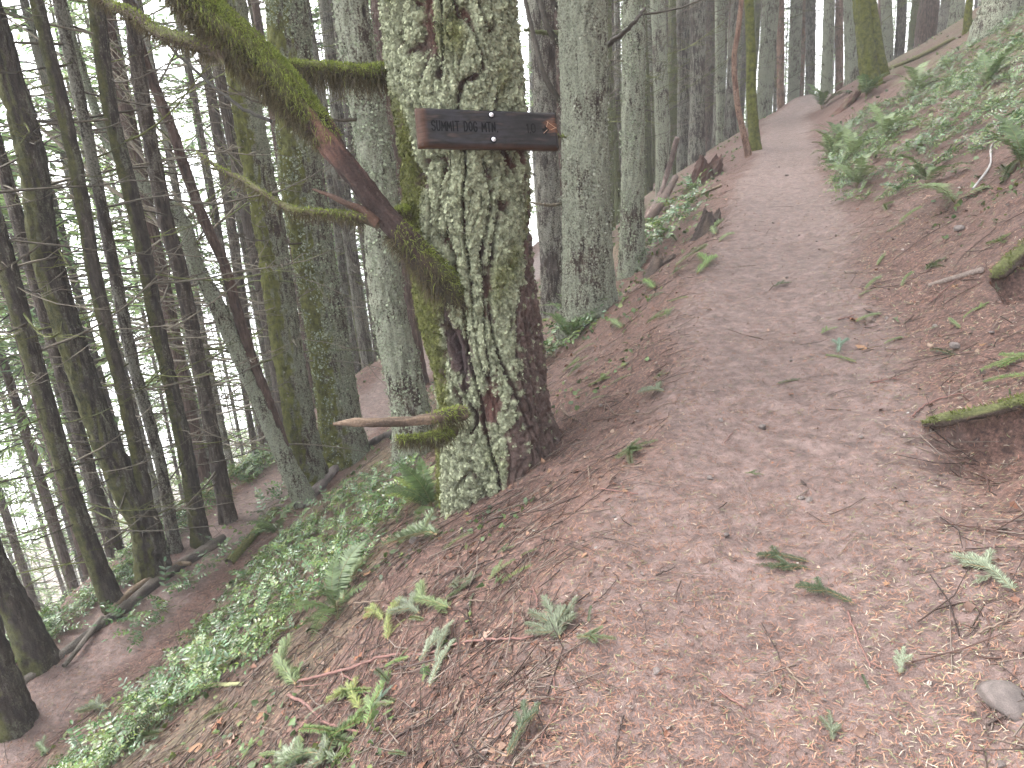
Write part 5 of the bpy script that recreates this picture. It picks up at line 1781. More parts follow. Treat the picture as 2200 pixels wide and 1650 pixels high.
# ------------------------------------------------------------------ fir sprigs blown down
def sprig_parts(seed, kind):
    g = np.random.default_rng(seed)
    st, ne = MB(), MB()
    cols = {'dark': (0.035, 0.052, 0.022), 'mid': (0.065, 0.09, 0.038), 'grey': (0.085, 0.10, 0.06), 'light': (0.09, 0.12, 0.045), 'pale': (0.15, 0.175, 0.115),
            'bright': (0.085, 0.135, 0.035), 'yellow': (0.12, 0.14, 0.036), 'blue': (0.085, 0.13, 0.09)}
    col = np.array(cols[kind])
    stems = []
    t = np.linspace(0, 1, 8)
    bend = g.normal(0, 0.06)
    main = np.stack([t, bend * t ** 2, 0.02 + 0.05 * np.sin(t * 3)], 1)
    stems.append(main)
    for k in range(g.integers(0, 4)):
        f = g.uniform(0.15, 0.7); p = np.array([np.interp(f, t, main[:, i]) for i in range(3)])
        a = g.choice([-1, 1]) * g.uniform(0.5, 0.9); L = g.uniform(0.25, 0.55) * (1 - f * 0.4)
        tt = np.linspace(0, 1, 6)
        stems.append(p + np.stack([tt * L * math.cos(a), tt * L * math.sin(a), 0.05 * tt], 1))
    for S in stems:
        add_tube(st, S, np.linspace(0.012, 0.006, len(S)), 4, (0.16, 0.11, 0.06), False)
        L = np.linalg.norm(S[-1] - S[0])
        n = int(95 * L) + 6
        f = np.linspace(0.04, 1.0, n)
        tt = np.linspace(0, 1, len(S))
        p = np.stack([np.interp(f, tt, S[:, i]) for i in range(3)], 1)
        d = S[-1] - S[0]; d /= np.linalg.norm(d)
        sd = np.cross([0, 0, 1], d); sd /= np.linalg.norm(sd)
        for row in range(3):
            sgn = (1, -1, 0)[row]
            a = g.uniform(0.55, 1.2, n)
            dirn = d * np.cos(a)[:, None] + (sd * sgn)[None] * np.sin(a)[:, None] + np.array([0, 0, 1]) * (g.uniform(0.0, 0.5, n) + (0.7 if row == 2 else 0))[:, None]
            if row == 2:
                dirn += sd * g.normal(0, 0.5, n)[:, None]
            dirn /= np.linalg.norm(dirn, axis=1)[:, None]
            l = g.uniform(0.085, 0.13, n) * (1 - 0.35 * f ** 4)
            w = np.cross(dirn, [0, 0, 1.0]); w /= np.linalg.norm(w, axis=1)[:, None] + 1e-9
            w = w * 0.0046
            tip = p + dirn * l[:, None] + np.array([0, 0, -0.02])
            mid = p + dirn * (l * 0.55)[:, None]
            V = np.stack([p - w * 0.5, p + w * 0.5, mid + w, tip, mid - w], 1).reshape(-1, 3)
            o = np.arange(n)[:, None] * 5
            c = np.repeat(col * g.uniform(0.6, 1.5, (n, 1)), 5, 0)
            n0 = ne.n
            ne.add(V, o + np.array([[0, 1, 2, 4]]), c)
            ne.F3.append(n0 + o + np.array([[4, 2, 3]]))
    return st.mesh('stem', M['twig']), ne.mesh('needles', M['needle'], False)


SP = {}
def sprig_proto(kind, v):
    if (kind, v) not in SP:
        SP[(kind, v)] = sprig_parts(500 + v * 31 + sum(map(ord, kind)), kind)
    return SP[(kind, v)]


TONE = {'dark': 'dark green', 'mid': 'green', 'grey': 'grey-green', 'light': 'light green', 'pale': 'pale silvery', 'bright': 'bright green', 'yellow': 'yellow-green', 'blue': 'bluish green'}
sprigs = []
def put_sprig(p0, p1, kind, label=None, hscale=1.0, v=None, lift=0.008):
    a, b = hit(*p0), hit(*p1)
    if a is None or b is None:
        return
    d = b - a
    L = float(np.linalg.norm(d))
    if L > 0.6:
        L = 0.6
    stem, nee = sprig_proto(kind, int(rng.integers(0, 3)) if v is None else v)
    sz = 'tiny ' if L < 0.07 else ('long ' if L > 0.17 else '')
    o = thing('fir_sprig', a, label or (sz + TONE[kind] + ' fir sprig ' + zone(a)), 'sprig', 'fallen fir sprigs', me=stem)
    o.scale = (L, L * hscale, L * hscale)
    orient(o, a + np.array([0, 0, lift]), d)
    link('needles', nee, o, kind='stuff')
    sprigs.append(o)


for a in [((1092, 1648), (1168, 1535), 'dark', 'dark mossy fir sprig at the bottom edge of the trail'),
          ((1205, 1375), (1180, 1288), 'grey', 'upright arm of the star of grey-green fir sprigs'), ((1200, 1372), (1246, 1288), 'grey', 'right arm of the star of grey-green fir sprigs'), ((1205, 1372), (1140, 1348), 'grey', 'low arm of the star of grey-green fir sprigs'),
          ((1236, 1377), (1322, 1396), 'mid'), ((1738, 1208), (1630, 1186), 'dark', 'upper one of two parallel dark sprigs on the trail'), ((1742, 1226), (1627, 1212), 'dark', 'lower one of two parallel dark sprigs on the trail'),
          ((1834, 1304), (1722, 1260), 'dark'), ((2182, 1278), (2085, 1193), 'pale', 'long pale silvery sprig on the right bank below the lip'), ((2150, 1240), (2088, 1262), 'pale'), ((1932, 1458), (1946, 1400), 'pale'), ((1866, 1482), (1850, 1450), 'dark'),
          ((1790, 1592), (1784, 1528), 'grey'), ((1318, 986), (1414, 962), 'mid', 'green sprig on the trail right of the sign tree foot'), ((1358, 966), (1350, 1002), 'mid'), ((1598, 1020), (1640, 1025), 'mid'), ((1840, 782), (1774, 767), 'light'),
          ((1800, 768), (1809, 738), 'blue'), ((1668, 824), (1730, 814), 'dark'), ((1836, 697), (1888, 676), 'light'), ((1762, 724), (1800, 711), 'light'), ((2230, 770), (2112, 800), 'bright', 'big bushy bright green sprig by the right picture border'),
          ((2235, 815), (2122, 822), 'bright'), ((1048, 1256), (1112, 1208), 'light'), ((1076, 1256), (1142, 1218), 'bright'), ((962, 1292), (1032, 1234), 'grey'), ((938, 1306), (1000, 1264), 'mid'), ((948, 1187), (1022, 1148), 'light'), ((1068, 1196), (1106, 1184), 'mid'),
          ((1118, 1196), (1156, 1180), 'light'), ((900, 1432), (982, 1343), 'pale'), ((925, 1482), (978, 1378), 'pale', 'pale drooping sprig crossing under the long red stick'), ((940, 1440), (960, 1350), 'grey'), ((790, 1572), (842, 1428), 'bright'),
          ((800, 1542), (848, 1488), 'blue', 'bluish sprig in the pile of fir twigs at lower left'), ((700, 1602), (792, 1550), 'bright'), ((690, 1578), (762, 1612), 'mid'), ((758, 1588), (728, 1650), 'bright'), ((720, 1640), (690, 1600), 'dark'), ((780, 1530), (740, 1470), 'yellow'),
          ((836, 1382), (846, 1308), 'yellow'), ((840, 1372), (872, 1338), 'yellow'), ((826, 1340), (808, 1300), 'yellow'), ((740, 1302), (772, 1238), 'light'), ((698, 1302), (746, 1254), 'light'), ((720, 1330), (760, 1290), 'mid'), ((1658, 622), (1702, 611), 'dark'), ((1903, 502), (1958, 476), 'mid'),
          ((1930, 490), (1982, 453), 'bright'), ((1884, 572), (1902, 546), 'light'), ((2068, 688), (2102, 664), 'bright'), ((2094, 667), (2124, 650), 'bright'), ((1858, 630), (1892, 604), 'light'), ((1843, 642), (1870, 629), 'light'), ((1898, 742), (1932, 727), 'light'),
          ((1263, 834), (1312, 814), 'bright'), ((1308, 832), (1352, 811), 'mid'), ((1208, 802), (1262, 769), 'bright'), ((1218, 818), (1272, 784), 'mid'), ((1230, 770), (1280, 740), 'light'), ((1388, 697), (1442, 679), 'light'), ((1418, 686), (1452, 664), 'bright'),
          ((1328, 662), (1352, 639), 'bright'), ((1438, 602), (1482, 579), 'mid'), ((1498, 592), (1542, 559), 'bright'), ((1450, 580), (1520, 545), 'light'), ((1470, 520), (1530, 490), 'mid'), ((2200, 340), (2150, 380), 'bright'), ((2190, 350), (2160, 395), 'mid'), ((640, 1480), (600, 1420), 'light'), ((560, 1420), (600, 1370), 'mid'),
          ((880, 1400), (850, 1440), 'mid'), ((640, 1650), (610, 1600), 'pale'), ((520, 1640), (560, 1590), 'bright'), ((655, 1560), (700, 1525), 'pale'), ((300, 1640), (340, 1600), 'pale'), ((1060, 1270), (1090, 1240), 'mid'), ((1010, 1310), (1020, 1280), 'dark'), ((1265, 1345), (1270, 1310), 'dark'), ((1545, 520), (1575, 505), 'light'), ((1480, 640), (1440, 655), 'bright')]:
    put_sprig(a[0], a[1], a[2], a[3] if len(a) > 3 else None)
tones = ['mid', 'light', 'bright', 'dark', 'grey', 'light']
k = 0
for q_ in range(400):
    if k >= 75:
        break
    if k < 34:
        u, v = rng.uniform(1300, 2200), rng.uniform(330, 900)
    else:
        u, v = rng.uniform(60, 1000), rng.uniform(1150, 1650)
    h = hit(u, v)
    if h is None:
        continue
    s, n = to_sn(h[0], h[1]); ne = float(neff(np.array([s]), np.array([n]))[0])
    if (abs(ne) < 0.6) or ne < -4.8 or s > 11 or (k >= 34 and ne > -1.0):
        continue
    D = float(h @ F_); l = rng.uniform(0.06, 0.16) * FPX / D; a = rng.uniform(0, 6.28)
    put_sprig((u, v), (u + l * math.cos(a), v + 0.5 * l * math.sin(a)), tones[k % 6])
    k += 1
single_out(sprigs)

# ------------------------------------------------------------------ low glossy shrubs (pinnate holly-like leaves)
def pinnate_leaf(seed, L=0.27, simple=False, pairs=5, ll=0.052, lw=0.023, col=(0.05, 0.115, 0.045)):
    g = np.random.default_rng(seed)
    mb = MB()
    t = np.linspace(0, 1, 7)
    P = np.stack([L * t, 0.02 * np.sin(t * 2 + seed), L * (0.30 * t - 0.42 * t ** 2)], 1)
    add_tube(mb, P, np.linspace(0.0022, 0.001, 7), 3, (0.13, 0.14, 0.06), False)
    def leaflet(p, d, up, l, w):
        d = d / np.linalg.norm(d); s = np.cross(up, d); s /= np.linalg.norm(s); u = np.cross(d, s)
        prof = [(0.0, 0.0), (0.22, 0.8), (0.5, 1.0), (0.78, 0.62), (1.0, 0.0)]
        fold = g.uniform(0.10, 0.4)
        c = np.array(col) * g.uniform(0.6, 1.5) * np.array([g.uniform(0.85, 1.35), 1, g.uniform(0.8, 1.1)])
        if simple:
            mb.add([p, p + d * l * 0.45 + s * w / 2 + u * w * 0.12, p + d * l - u * 0.16 * l, p + d * l * 0.45 - s * w / 2 + u * w * 0.12], [[0, 1, 2], [0, 2, 3]], c)
            return
        Lf = [p + d * l * a + s * w / 2 * b + u * (w / 2 * b * fold - 0.18 * l * a * a) for a, b in prof[1:-1]]
        Rt = [p + d * l * a - s * w / 2 * b + u * (w / 2 * b * fold - 0.18 * l * a * a) for a, b in prof[1:-1]]
        Md = [p + d * l * a + u * (-0.18 * l * a * a) for a, b in prof]
        V = np.array(Md + Lf + Rt)
        F4 = [[1, 2, 6, 5], [2, 3, 7, 6], [1, 8, 9, 2], [2, 9, 10, 3]]
        n0 = mb.n
        mb.add(V, F4, c)
        mb.F3.append(n0 + np.array([[0, 1, 5], [3, 4, 7], [0, 8, 1], [3, 10, 4]]))
    for k in range(pairs):
        f = 0.22 + 0.68 * k / pairs
        p = np.array([np.interp(f, t, P[:, i]) for i in range(3)])
        for sg in (1, -1):
            a = sg * g.uniform(0.9, 1.25)
            leaflet(p, np.array([math.cos(a), math.sin(a), g.uniform(-0.15, 0.25)]), np.array([0, 0, 1.0]) + g.normal(0, 0.22, 3), ll * g.uniform(0.8, 1.15), lw)
    leaflet(P[-1], np.array([1, 0, -0.2]), np.array([0, 0, 1.0]), ll * 1.1, lw * 1.05)
    return mb


SHC = [(0.056, 0.112, 0.04), (0.075, 0.138, 0.045), (0.10, 0.155, 0.042), (0.05, 0.10, 0.042)]
LEAFM = []
LEAFB = []
LEAFS = []
for k in range(8):
    b_mb = pinnate_leaf(700 + k, 0.22 + 0.02 * (k % 4), False, 4 + k % 3, col=SHC[k % 4])
    LEAFB.append(b_mb); LEAFS.append(pinnate_leaf(700 + k, 0.22 + 0.02 * (k % 4), True, 4 + k % 3, col=SHC[k % 4])); LEAFM.append(b_mb.mesh('leaf', M['leaf'], False))


def shrub_leaves(seed):
    g = np.random.default_rng(seed)
    out_ = []
    n = g.integers(5, 8)
    a0 = g.uniform(0, 6.28)
    for k in range(n):
        az = a0 + k * 2.4 + g.normal(0, 0.3)
        el = g.uniform(0.05, 0.75)
        Mx = Matrix.Translation((0, 0, g.uniform(0.01, 0.10))) @ Matrix.Rotation(az, 4, 'Z') @ Matrix.Rotation(-el, 4, 'Y') @ Matrix.Rotation(g.normal(0, 0.3), 4, 'X')
        sc = g.uniform(0.75, 1.15)
        out_.append((int(g.integers(0, 8)), Mx @ Matrix.Scale(sc, 4)))
    return out_


def shrub_mesh(seed, lib=None):
    mb = MB()
    for k, Mx in shrub_leaves(seed):
        src = (lib or LEAFB)[k]
        A = np.array(Mx)
        V = np.concatenate(src.V); T = np.concatenate(src.T)
        V2 = V @ A[:3, :3].T + A[:3, 3]
        n0 = mb.n
        mb.V.append(V2); mb.T.append(T); mb.n += len(V2)
        for f in src.F3: mb.F3.append(f + n0)
        for f in src.F4: mb.F4.append(f + n0)
    return mb.mesh('low_shrub', M['leaf'], False)


SHM = [shrub_mesh(800 + i) for i in range(7)]
SHS = [shrub_mesh(830 + i, LEAFS) for i in range(7)]
stem_mb = MB(); add_tube(stem_mb, np.array([[0, 0, -0.08], [0.005, 0, 0.06], [0, 0.004, 0.17]]), np.array([0.006, 0.005, 0.003]), 5, (0.10, 0.08, 0.05))
STEM = stem_mb.mesh('stem', M['twig'])


def in_poly(u, v, poly):
    c = False
    n = len(poly)
    for i in range(n):
        x1, y1 = poly[i]; x2, y2 = poly[i - 1]
        if (y1 > v) != (y2 > v) and u < (x2 - x1) * (v - y1) / (y2 - y1) + x1:
            c = not c
    return c


SH_XY = []
nsh = 0
shr = []
def shrubs(n, poly, sr, nr, lab0, grp, parts_below, dmin, smin=0.8, smax=1.25, clump=0.0, labf=None):
    global nsh
    k = tries = 0
    while k < n and tries < 6000:
        tries += 1
        s, n_ = rng.uniform(*sr), rng.uniform(*nr)
        x, y = to_xy(s, n_)
        if float(perlin(np.array([[x * 0.9, y * 0.9, 3.3]]))[0]) < clump:
            continue
        if any((x - a) ** 2 + (y - b) ** 2 < dmin ** 2 for a, b in SH_XY[-400:]):
            continue
        z = gz(x, y)
        u, v, d = project(np.array([[x, y, z + 0.08]]))
        if poly is not None and not in_poly(u[0], v[0], poly):
            continue
        SH_XY.append((x, y)); k += 1
        lab = labf(u[0], v[0]) if labf else lab0
        sc = rng.uniform(smin, smax)
        if d[0] < parts_below:
            o = thing('low_shrub', (x, y, z), lab, 'shrub', grp)
            link('stem', STEM, o)
            for kk, Mx in shrub_leaves(int(rng.integers(0, 10000))):
                lf = link('leaf', LEAFM[kk], o)
                lf.matrix_local = Mx
        else:
            o = thing('low_shrub', (x, y, z), lab, 'shrub', grp, me=SHM[int(rng.integers(0, 7))])
        o.scale = (sc,) * 3
        N = gnormal([x], [y])[0]
        q_ = Vector((0, 0, 1)).rotation_difference(Vector(N * 0.6 + np.array([0, 0, 0.4])).normalized())
        o.rotation_euler = (q_.to_matrix() @ Matrix.Rotation(rng.uniform(0, 6.28), 3, 'Z')).to_euler()
        shr.append(o)


polyA = [(905, 1000), (850, 1120), (720, 1260), (650, 1340), (500, 1430), (350, 1530), (200, 1670), (70, 1670), (180, 1580), (325, 1450), (462, 1300), (550, 1190), (640, 1120), (760, 1030), (830, 985)]
polyB = [(1768, 360), (1790, 300), (1850, 240), (1960, 180), (2060, 100), (2250, -20), (2260, 260), (2050, 330), (1900, 420), (1800, 415)]
shrubs(105, polyA, (0.8, 8.5), (-5.0, -1.9), 'low glossy shrub with pinnate leaves on the green bank between the trails', 'shrubs on the bank between the trails', 6.0, 0.14, 0.5, 0.8, -0.35,
       lambda u, v: 'low glossy shrub on the green bank, ' + ('beside the sign tree foot' if u > 740 else 'under the slim mossy log' if u > 560 else 'above the yellow-green fern frond' if u > 400 else 'at its lowest end'))
shrubs(140, polyB, (6, 16), (0.6, 5.0), 'low glossy shrub in the dense patch on the right bank', 'shrubs in the patch on the right bank', 0, 0.16, 0.5, 0.8, -0.7,
       lambda u, v: 'low glossy shrub in the right bank patch, ' + ('at its trail side tip' if u < 1860 else 'below the long fallen log' if u < 2010 else 'under the very wide fir' if v < 190 else 'at the right picture border'))
shrubs(24, [(1370, 540), (1400, 470), (1500, 395), (1560, 390), (1480, 470), (1400, 560)], (9, 20), (-3.5, -1.0), 'low shrub by the leaning poles on the left shoulder', 'shrubs by the leaning poles', 0, 0.2, 1.0, 1.4)
shrubs(14, [(1180, 780), (1180, 690), (1310, 640), (1290, 720)], (5, 11), (-3.0, -1.0), 'low shrub at the foot of the wide lichen fir', 'shrubs at the wide lichen fir', 0, 0.18)
shrubs(26, [(250, 1330), (420, 1215), (560, 1080), (600, 1040), (640, 1050), (520, 1190), (300, 1360)], (3, 14), (-7.5, -4.6), 'low shrub straggling along the outer edge of the lower trail', 'shrubs along the lower trail', 0, 0.22, 0.8, 1.2)
print('SHRUBS', len(shr))


def shrub_cover(n, poly, sr, nr, label, smin, smax, clump):
    mb = MB(); k = tries = 0
    while k < n and tries < 9000:
        tries += 1
        s, n_ = rng.uniform(*sr), rng.uniform(*nr)
        x, y = to_xy(s, n_)
        if float(perlin(np.array([[x * 0.9, y * 0.9, 3.3]]))[0]) < clump:
            continue
        z = gz(x, y)
        u, v, d = project(np.array([[x, y, z + 0.08]]))
        if not in_poly(u[0], v[0], poly):
            continue
        k += 1
        me = SHS[int(rng.integers(0, 7))]
        V = np.empty(len(me.vertices) * 3, np.float32); me.vertices.foreach_get('co', V); V = V.reshape(-1, 3).astype(float)
        T = np.empty(len(me.vertices) * 4, np.float32); me.attributes['tint'].data.foreach_get('color', T); T = T.reshape(-1, 4)[:, :3]
        fs = [tuple(p.vertices) for p in me.polygons]
        a = rng.uniform(0, 6.28); sc = rng.uniform(smin, smax)
        Rz = np.array([[math.cos(a), -math.sin(a), 0], [math.sin(a), math.cos(a), 0], [0, 0, 1]])
        q_ = np.array(Vector((0, 0, 1)).rotation_difference(Vector(gnormal([x], [y])[0])).to_matrix())
        n0 = mb.n
        mb.V.append((V * sc) @ Rz.T @ q_.T + np.array([x, y, z])); mb.T.append(T); mb.n += len(V)
        mb.F3.append(n0 + np.array([f for f in fs if len(f) == 3])); mb.F4.append(n0 + np.array([f for f in fs if len(f) == 4]))
    o = link('shrub_cover', mb.mesh('shrub_cover', M['leaf'], False), kind='stuff')
    o['label'] = label; o['category'] = 'ground cover'


shrub_cover(190, polyA, (0.8, 8.5), (-5.0, -1.7), 'small glossy leaves filling the gaps on the bank between the trails', 0.35, 0.65, -0.5)
shrub_cover(480, polyB, (6, 17), (0.6, 5.5), 'small glossy leaves filling the shrub patch on the right bank', 0.4, 0.75, -0.9)

polyD = [(60, 1470), (260, 1310), (480, 1150), (600, 1050), (650, 1000), (640, 930), (450, 1040), (230, 1230), (-20, 1400)]
shrub_cover(170, polyD, (1, 13), (-6.9, -6.0), 'green leaves hugging the outer edge of the lower trail', 0.5, 0.95, -0.6)

# ------------------------------------------------------------------ sword ferns
def frond_mesh(seed, L=0.46, col=(0.10, 0.17, 0.05)):
    g = np.random.default_rng(seed)
    mb = MB()
    t = np.linspace(0, 1, 12)
    P = np.stack([L * t, 0.03 * np.sin(2 * t), L * (0.75 * t - 0.75 * t ** 2)], 1)
    add_tube(mb, P, np.linspace(0.003, 0.001, 12), 3, (0.15, 0.13, 0.05), False)
    n = 26
    f = np.linspace(0.14, 0.99, n)
    p = np.stack([np.interp(f, t, P[:, i]) for i in range(3)], 1)
    ln = 0.085 * np.sin(np.clip(f * 1.05, 0, 1) * math.pi * 0.86 + 0.32) * L / 0.46
    for sg in (1, -1):
        a = g.uniform(1.05, 1.3, n) * sg
        d = np.stack([np.cos(a), np.sin(a), g.uniform(-0.25, 0.15, n)], 1)
        w = np.stack([np.sin(a) * sg, -np.cos(a) * sg, np.zeros(n)], 1) * 0.0075 * sg
        tip = p + d * ln[:, None]; mid = p + d * (ln * 0.35)[:, None] + np.array([0, 0, 0.004])
        V = np.stack([p - w * 0.7, mid - w, tip, mid + w, p + w * 0.7], 1).reshape(-1, 3)
        o = np.arange(n)[:, None] * 5
        c = np.repeat(np.array(col) * g.uniform(0.7, 1.35, (n, 1)), 5, 0)
        n0 = mb.n
        mb.add(V, o + np.array([[0, 1, 3, 4]]), c)
        mb.F3.append(n0 + o + np.array([[1, 2, 3]]))
    return mb.mesh('frond', M['fern'], False)


FRM = {'green': [frond_mesh(900 + i, col=(0.065, 0.10, 0.035)) for i in range(3)], 'yellow': [frond_mesh(910 + i, col=(0.13, 0.17, 0.035)) for i in range(3)],
       'silver': [frond_mesh(920 + i, col=(0.11, 0.15, 0.06)) for i in range(3)]}
def put_fern(u, v, size, kind, label, n=8, el=(0.2, 0.9), az=None):
    h = hit(u, v)
    if h is None:
        return
    o = thing('fern', h, label, 'fern', 'sword ferns')
    o.scale = (size,) * 3
    for k in range(n):
        a = (rng.uniform(0, 6.28) if az is None else rng.uniform(*az))
        fr_ = link('frond', FRM[kind][k % 3], o)
        fr_.matrix_local = Matrix.Rotation(a, 4, 'Z') @ Matrix.Rotation(-rng.uniform(*el), 4, 'Y') @ Matrix.Scale(rng.uniform(0.75, 1.1), 4)


put_fern(930, 1095, 0.75, 'green', 'feathery fern tucked against the downhill foot of the sign tree', 12)
put_fern(905, 1085, 0.6, 'yellow', 'small light fern left of the sign tree foot', 9)
put_fern(385, 1455, 1.0, 'yellow', 'yellow-green fern frond glowing above the pale mossy stick', 4, (0.0, 0.35), (-0.3, 0.9))
put_fern(720, 1310, 0.8, 'green', 'soft fern above the litter in the lower left bank', 9)
put_fern(600, 1150, 0.8, 'green', 'fern near the slim mossy log', 7)
put_fern(1812, 325, 1.25, 'green', 'sword fern at the trail side end of the shrub patch', 9)
put_fern(1785, 345, 1.2, 'silver', 'silvery fern low at the trail side of the shrub patch', 8)
put_fern(1830, 345, 1.1, 'silver', 'shiny fern in the lower shrub patch', 8)
put_fern(1840, 405, 1.0, 'silver', 'small silvery fern below the shrub patch', 7)
put_fern(2050, 440, 1.0, 'silver', 'pale fern spread flat on the right bank', 7, (0.0, 0.4))
put_fern(1990, 400, 0.9, 'green', 'dark fern on the bare part of the right bank', 7)
put_fern(2195, 365, 1.1, 'green', 'fern frond reaching in at the right border', 6)
put_fern(1860, 210, 1.6, 'green', 'fern at the foot of the mossy twin stems', 8)
put_fern(1765, 235, 1.6, 'green', 'light fern on the crest bank left of the mossy twins', 8)
put_fern(1965, 200, 1.3, 'silver', 'glossy fern in the middle of the shrub patch', 9)
put_fern(1900, 300, 1.2, 'silver', 'broad fern among the shrubs on the right bank', 9)
put_fern(2120, 190, 1.2, 'green', 'fern high in the shrub patch under the very wide fir', 9)
put_fern(1225, 735, 0.9, 'green', 'fern on the left shoulder behind the sign tree', 8)
put_fern(1255, 700, 0.9, 'silver', 'fern against the foot of the wide lichen fir', 8)

# ------------------------------------------------------------------ needle litter, twigs and crumbs (nobody could count them)
def litter_points(n, rmin, rmax, p=1.9, az=(-0.75, 0.80)):
    """points on the ground, thinning out with the distance from the place one stands"""
    a = rng.uniform(0, 1, n)
    e = 2 - p
    r = (rmin ** e + a * (rmax ** e - rmin ** e)) ** (1 / e)
    th_ = rng.uniform(*az, n)
    return r * np.sin(th_), r * np.cos(th_), r


x, y, r = litter_points(195000, 0.75, 13.0, 1.75)
s, n_ = to_sn(x, y); ne = neff(s, n_)
pat = perlin(xy0(x, y, 1.6, 8)) * 0.8 + 0.35 * perlin(xy0(x, y, 5, 8))
dens = np.where(np.abs(ne) < 0.4, np.where(s > 2.8, 0.45, 0.8), 0.98) + 0.45 * pat
dens = np.where(ne > 0.35, dens + 0.15, dens)
dens = np.where((ne < -0.6) & (ne > -1.6) & (s > 3.2) & (s < 4.4), dens - 0.35, dens)
kp = rng.uniform(0, 1, len(x)) < dens
x, y, r, ne = x[kp], y[kp], r[kp], ne[kp]
z = height(x, y)
N = gnormal(x, y)
k = len(x)
a = rng.uniform(0, 2 * math.pi, k)
d = np.stack([np.cos(a), np.sin(a), np.zeros(k)], 1)
d -= N * (d * N).sum(1)[:, None]; d += N * rng.normal(0, 0.10, k)[:, None]
d /= np.linalg.norm(d, axis=1)[:, None]
L = rng.uniform(0.014, 0.030, k) * (1 + 0.5 * sst(3, 7, r))
W = rng.uniform(0.00065, 0.0011, k) * (1 + 1.3 * sst(2, 7, r))
sd = np.cross(d, N); sd /= np.linalg.norm(sd, axis=1)[:, None]
c0 = np.stack([x, y, z], 1) + N * rng.uniform(0.001, 0.007, k)[:, None]
bnd = sd * (rng.normal(0, 0.10, k) * L)[:, None]
V = np.stack([c0 - d * (L / 2)[:, None] - sd * W[:, None], c0 - d * (L / 2)[:, None] + sd * W[:, None], c0 + bnd + N * 0.0015 + sd * W[:, None],
              c0 + bnd + N * 0.0015 - sd * W[:, None], c0 + d * (L / 2)[:, None]], 1).reshape(-1, 3)
o = np.arange(k)[:, None] * 5
pal = np.array([(0.155, 0.075, 0.05), (0.20, 0.10, 0.067), (0.11, 0.056, 0.042), (0.25, 0.155, 0.10), (0.06, 0.037, 0.031), (0.11, 0.105, 0.05), (0.15, 0.16, 0.08), (0.29, 0.25, 0.19)])
pr = np.array([0.26, 0.2, 0.2, 0.10, 0.13, 0.05, 0.035, 0.025])
pi_ = rng.choice(8, k, p=pr)
# fresher green needles lie on the right side of the trail
gsel = (ne > 0.25) & (rng.uniform(0, 1, k) < 0.22)
pi_ = np.where(gsel, rng.choice([3, 5, 6, 7], k), pi_)
C = np.repeat(pal[pi_] * rng.uniform(0.7, 1.3, (k, 1)), 5, 0)
nl = link('needle_litter', raw_mesh('needle_litter', V, o + np.array([[3, 2, 4]]), o + np.array([[0, 1, 2, 3]]), M['litter'], False, C), kind='stuff')
nl['label'] = 'brown and green fir needles strewn over the trail and banks'; nl['category'] = 'needles'

# crumbs of bark, cone scales and soil
x, y, r = litter_points(16000, 0.8, 14, 1.7)
s, n_ = to_sn(x, y); ne = neff(s, n_)
kp = rng.uniform(0, 1, len(x)) < np.where(np.abs(ne) < 0.4, 0.35, 0.9)
x, y, r = x[kp], y[kp], r[kp]
P = np.stack([x, y, height(x, y)], 1)
pal = np.array([(0.065, 0.043, 0.035), (0.11, 0.068, 0.05), (0.15, 0.12, 0.105), (0.045, 0.033, 0.027), (0.21, 0.145, 0.105), (0.20, 0.185, 0.165)])
V, F, C = flakes(P, gnormal(x, y), rng.uniform(0.002, 0.008, len(x)) * (1 + 0.9 * sst(3, 8, r)), pal[rng.choice(6, len(x), p=[.28, .27, .17, .15, .09, .04])] * rng.uniform(.7, 1.3, (len(x), 1)), jit=0.35, lift=0.35)
bl = link('bark_crumbs', raw_mesh('bark_crumbs', V, F, np.zeros((0, 4), np.int64), M['litter'], False, C), kind='stuff')
bl['label'] = 'bark crumbs and cone scales scattered over the ground'; bl['category'] = 'crumbs'

# dead twigs over the banks
mb = MB()
x, y, r = litter_points(11500, 1.0, 18, 1.5)
x2, y2, r2 = litter_points(7000, 1.3, 7.5, 1.3, (-0.75, 0.05))
x, y, r = np.concatenate([x, x2]), np.concatenate([y, y2]), np.concatenate([r, r2])
s, n_ = to_sn(x, y); ne = neff(s, n_)
dens = np.where(np.abs(ne) < 0.5, 0.05, 0.75) * np.where(np.abs(ne + 5.55) < 0.5, 0.08, 1)
kp = rng.uniform(0, 1, len(x)) < dens
x, y, r = x[kp], y[kp], r[kp]
z = height(x, y); N = gnormal(x, y)
tp = np.array([(0.075, 0.044, 0.036), (0.05, 0.034, 0.028), (0.10, 0.074, 0.06), (0.15, 0.12, 0.10), (0.035, 0.025, 0.022)])
for i in range(len(x)):
    a = rng.uniform(0, 6.28)
    d = np.array([math.cos(a), math.sin(a), 0]); d -= N[i] * (d @ N[i])
    L_ = 0.05 + 0.30 * rng.random() ** 1.6
    sdv = np.cross(d, N[i])
    p = np.array([x[i], y[i], z[i]]) + N[i] * 0.006
    t1 = rng.normal(0, 0.09); hgt = rng.uniform(0, 0.05) * L_
    add_tube(mb, np.stack([p - d * L_ / 2, p + sdv * t1 * L_ + N[i] * hgt, p + d * L_ / 2 + N[i] * hgt * 1.5]), rng.uniform(0.0011, 0.003) * np.array([1, .85, .5]), 3, tp[rng.integers(0, 5)] * rng.uniform(.7, 1.2), False)
tl = link('twig_litter', mb.mesh('twig_litter', M['twig']), kind='stuff')
tl['label'] = 'tangle of fine dead twigs lying over both banks'; tl['category'] = 'twigs'

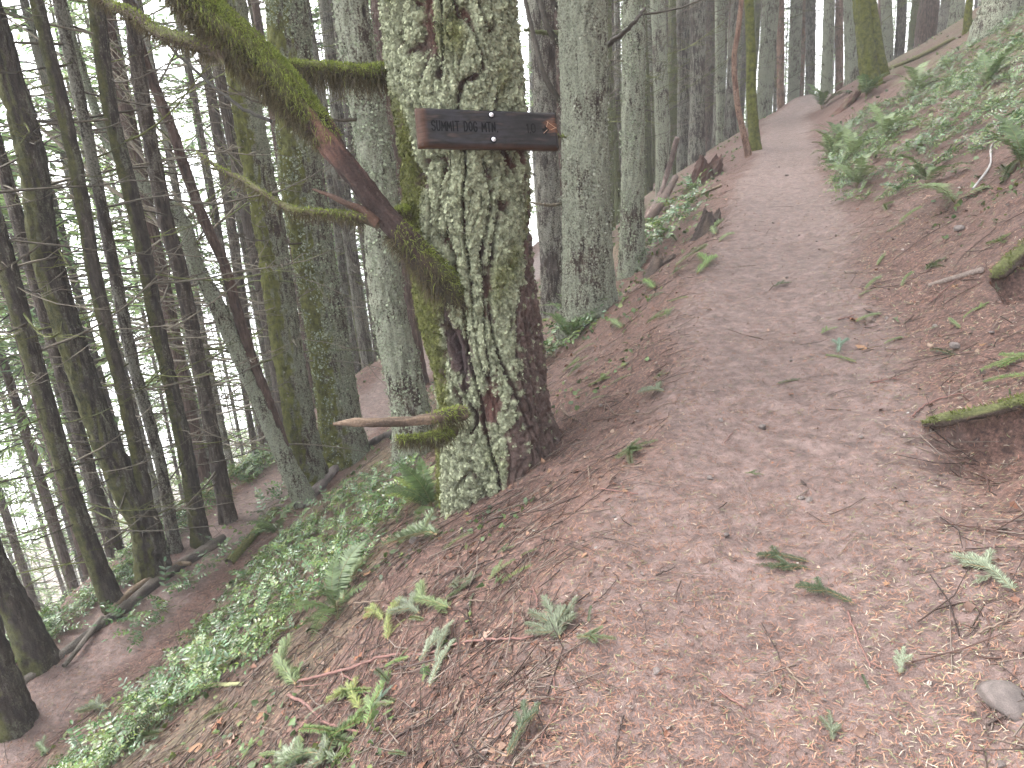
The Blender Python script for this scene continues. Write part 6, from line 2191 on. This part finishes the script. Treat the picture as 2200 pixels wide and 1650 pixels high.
# smaller dead leaves and scraps on the banks
x, y, r = litter_points(9000, 1.2, 16, 1.6)
s, n_ = to_sn(x, y); ne = neff(s, n_)
kp = rng.uniform(0, 1, len(x)) < np.where(ne < -0.9, 0.75, np.where(np.abs(ne) < 0.55, 0.03, 0.4)) * np.where(np.abs(ne + 5.55) < 0.5, 0.2, 1)
x, y, r = x[kp], y[kp], r[kp]
P = np.stack([x, y, height(x, y)], 1)
pal = np.array([(0.12, 0.055, 0.034), (0.15, 0.085, 0.052), (0.09, 0.052, 0.038), (0.19, 0.13, 0.095), (0.05, 0.034, 0.028)])
V, F, C = flakes(P, gnormal(x, y), rng.uniform(0.007, 0.018, len(x)), pal[rng.choice(5, len(x), p=[.24, .2, .24, .1, .22])] * rng.uniform(.7, 1.3, (len(x), 1)), jit=0.5, lift=0.4)
ll_ = link('leaf_litter', raw_mesh('leaf_litter', V, F, np.zeros((0, 4), np.int64), M['dead_leaf'], False, C), kind='stuff')
ll_['label'] = 'scraps of brown dead leaves over both banks'; ll_['category'] = 'leaf litter'

# small green seedlings and moss tufts hugging the banks
x, y, r = litter_points(26000, 1.4, 26, 1.25)
s, n_ = to_sn(x, y); ne = neff(s, n_)
pat = perlin(xy0(x, y, 1.2, 12)) + 0.6 * perlin(xy0(x, y, 4, 2))
want = (((ne < -1.0) & (ne > -4.9) & (pat > 0.12 - 0.15 * sst(-1.5, -3, ne))) | ((ne > 1.1) & (s > 5.5) & (pat > 0.12)) | ((ne < -0.75) & (s > 4.5) & (ne > -4.9) & (pat > -0.02)) | ((ne < -6.1) & (pat > -0.2)) | ((ne > 0.7) & (pat > 0.62)))
kp = want
x, y, r = x[kp], y[kp], r[kp]
P = np.stack([x, y, height(x, y)], 1)
N = gnormal(x, y)
pal = np.array([(0.055, 0.085, 0.028), (0.075, 0.115, 0.038), (0.10, 0.12, 0.032), (0.045, 0.07, 0.03)])
V, F, C = flakes(P, N, rng.uniform(0.008, 0.022, len(x)) * (1 + 0.8 * sst(4, 12, r)), pal[rng.choice(4, len(x))] * rng.uniform(.6, 1.4, (len(x), 1)), jit=0.9, lift=0.7)
gc = link('ground_cover', raw_mesh('ground_cover', V, F, np.zeros((0, 4), np.int64), M['fern'], False, C), kind='stuff')
gc['label'] = 'low green moss and seedlings patching the banks'; gc['category'] = 'ground cover'
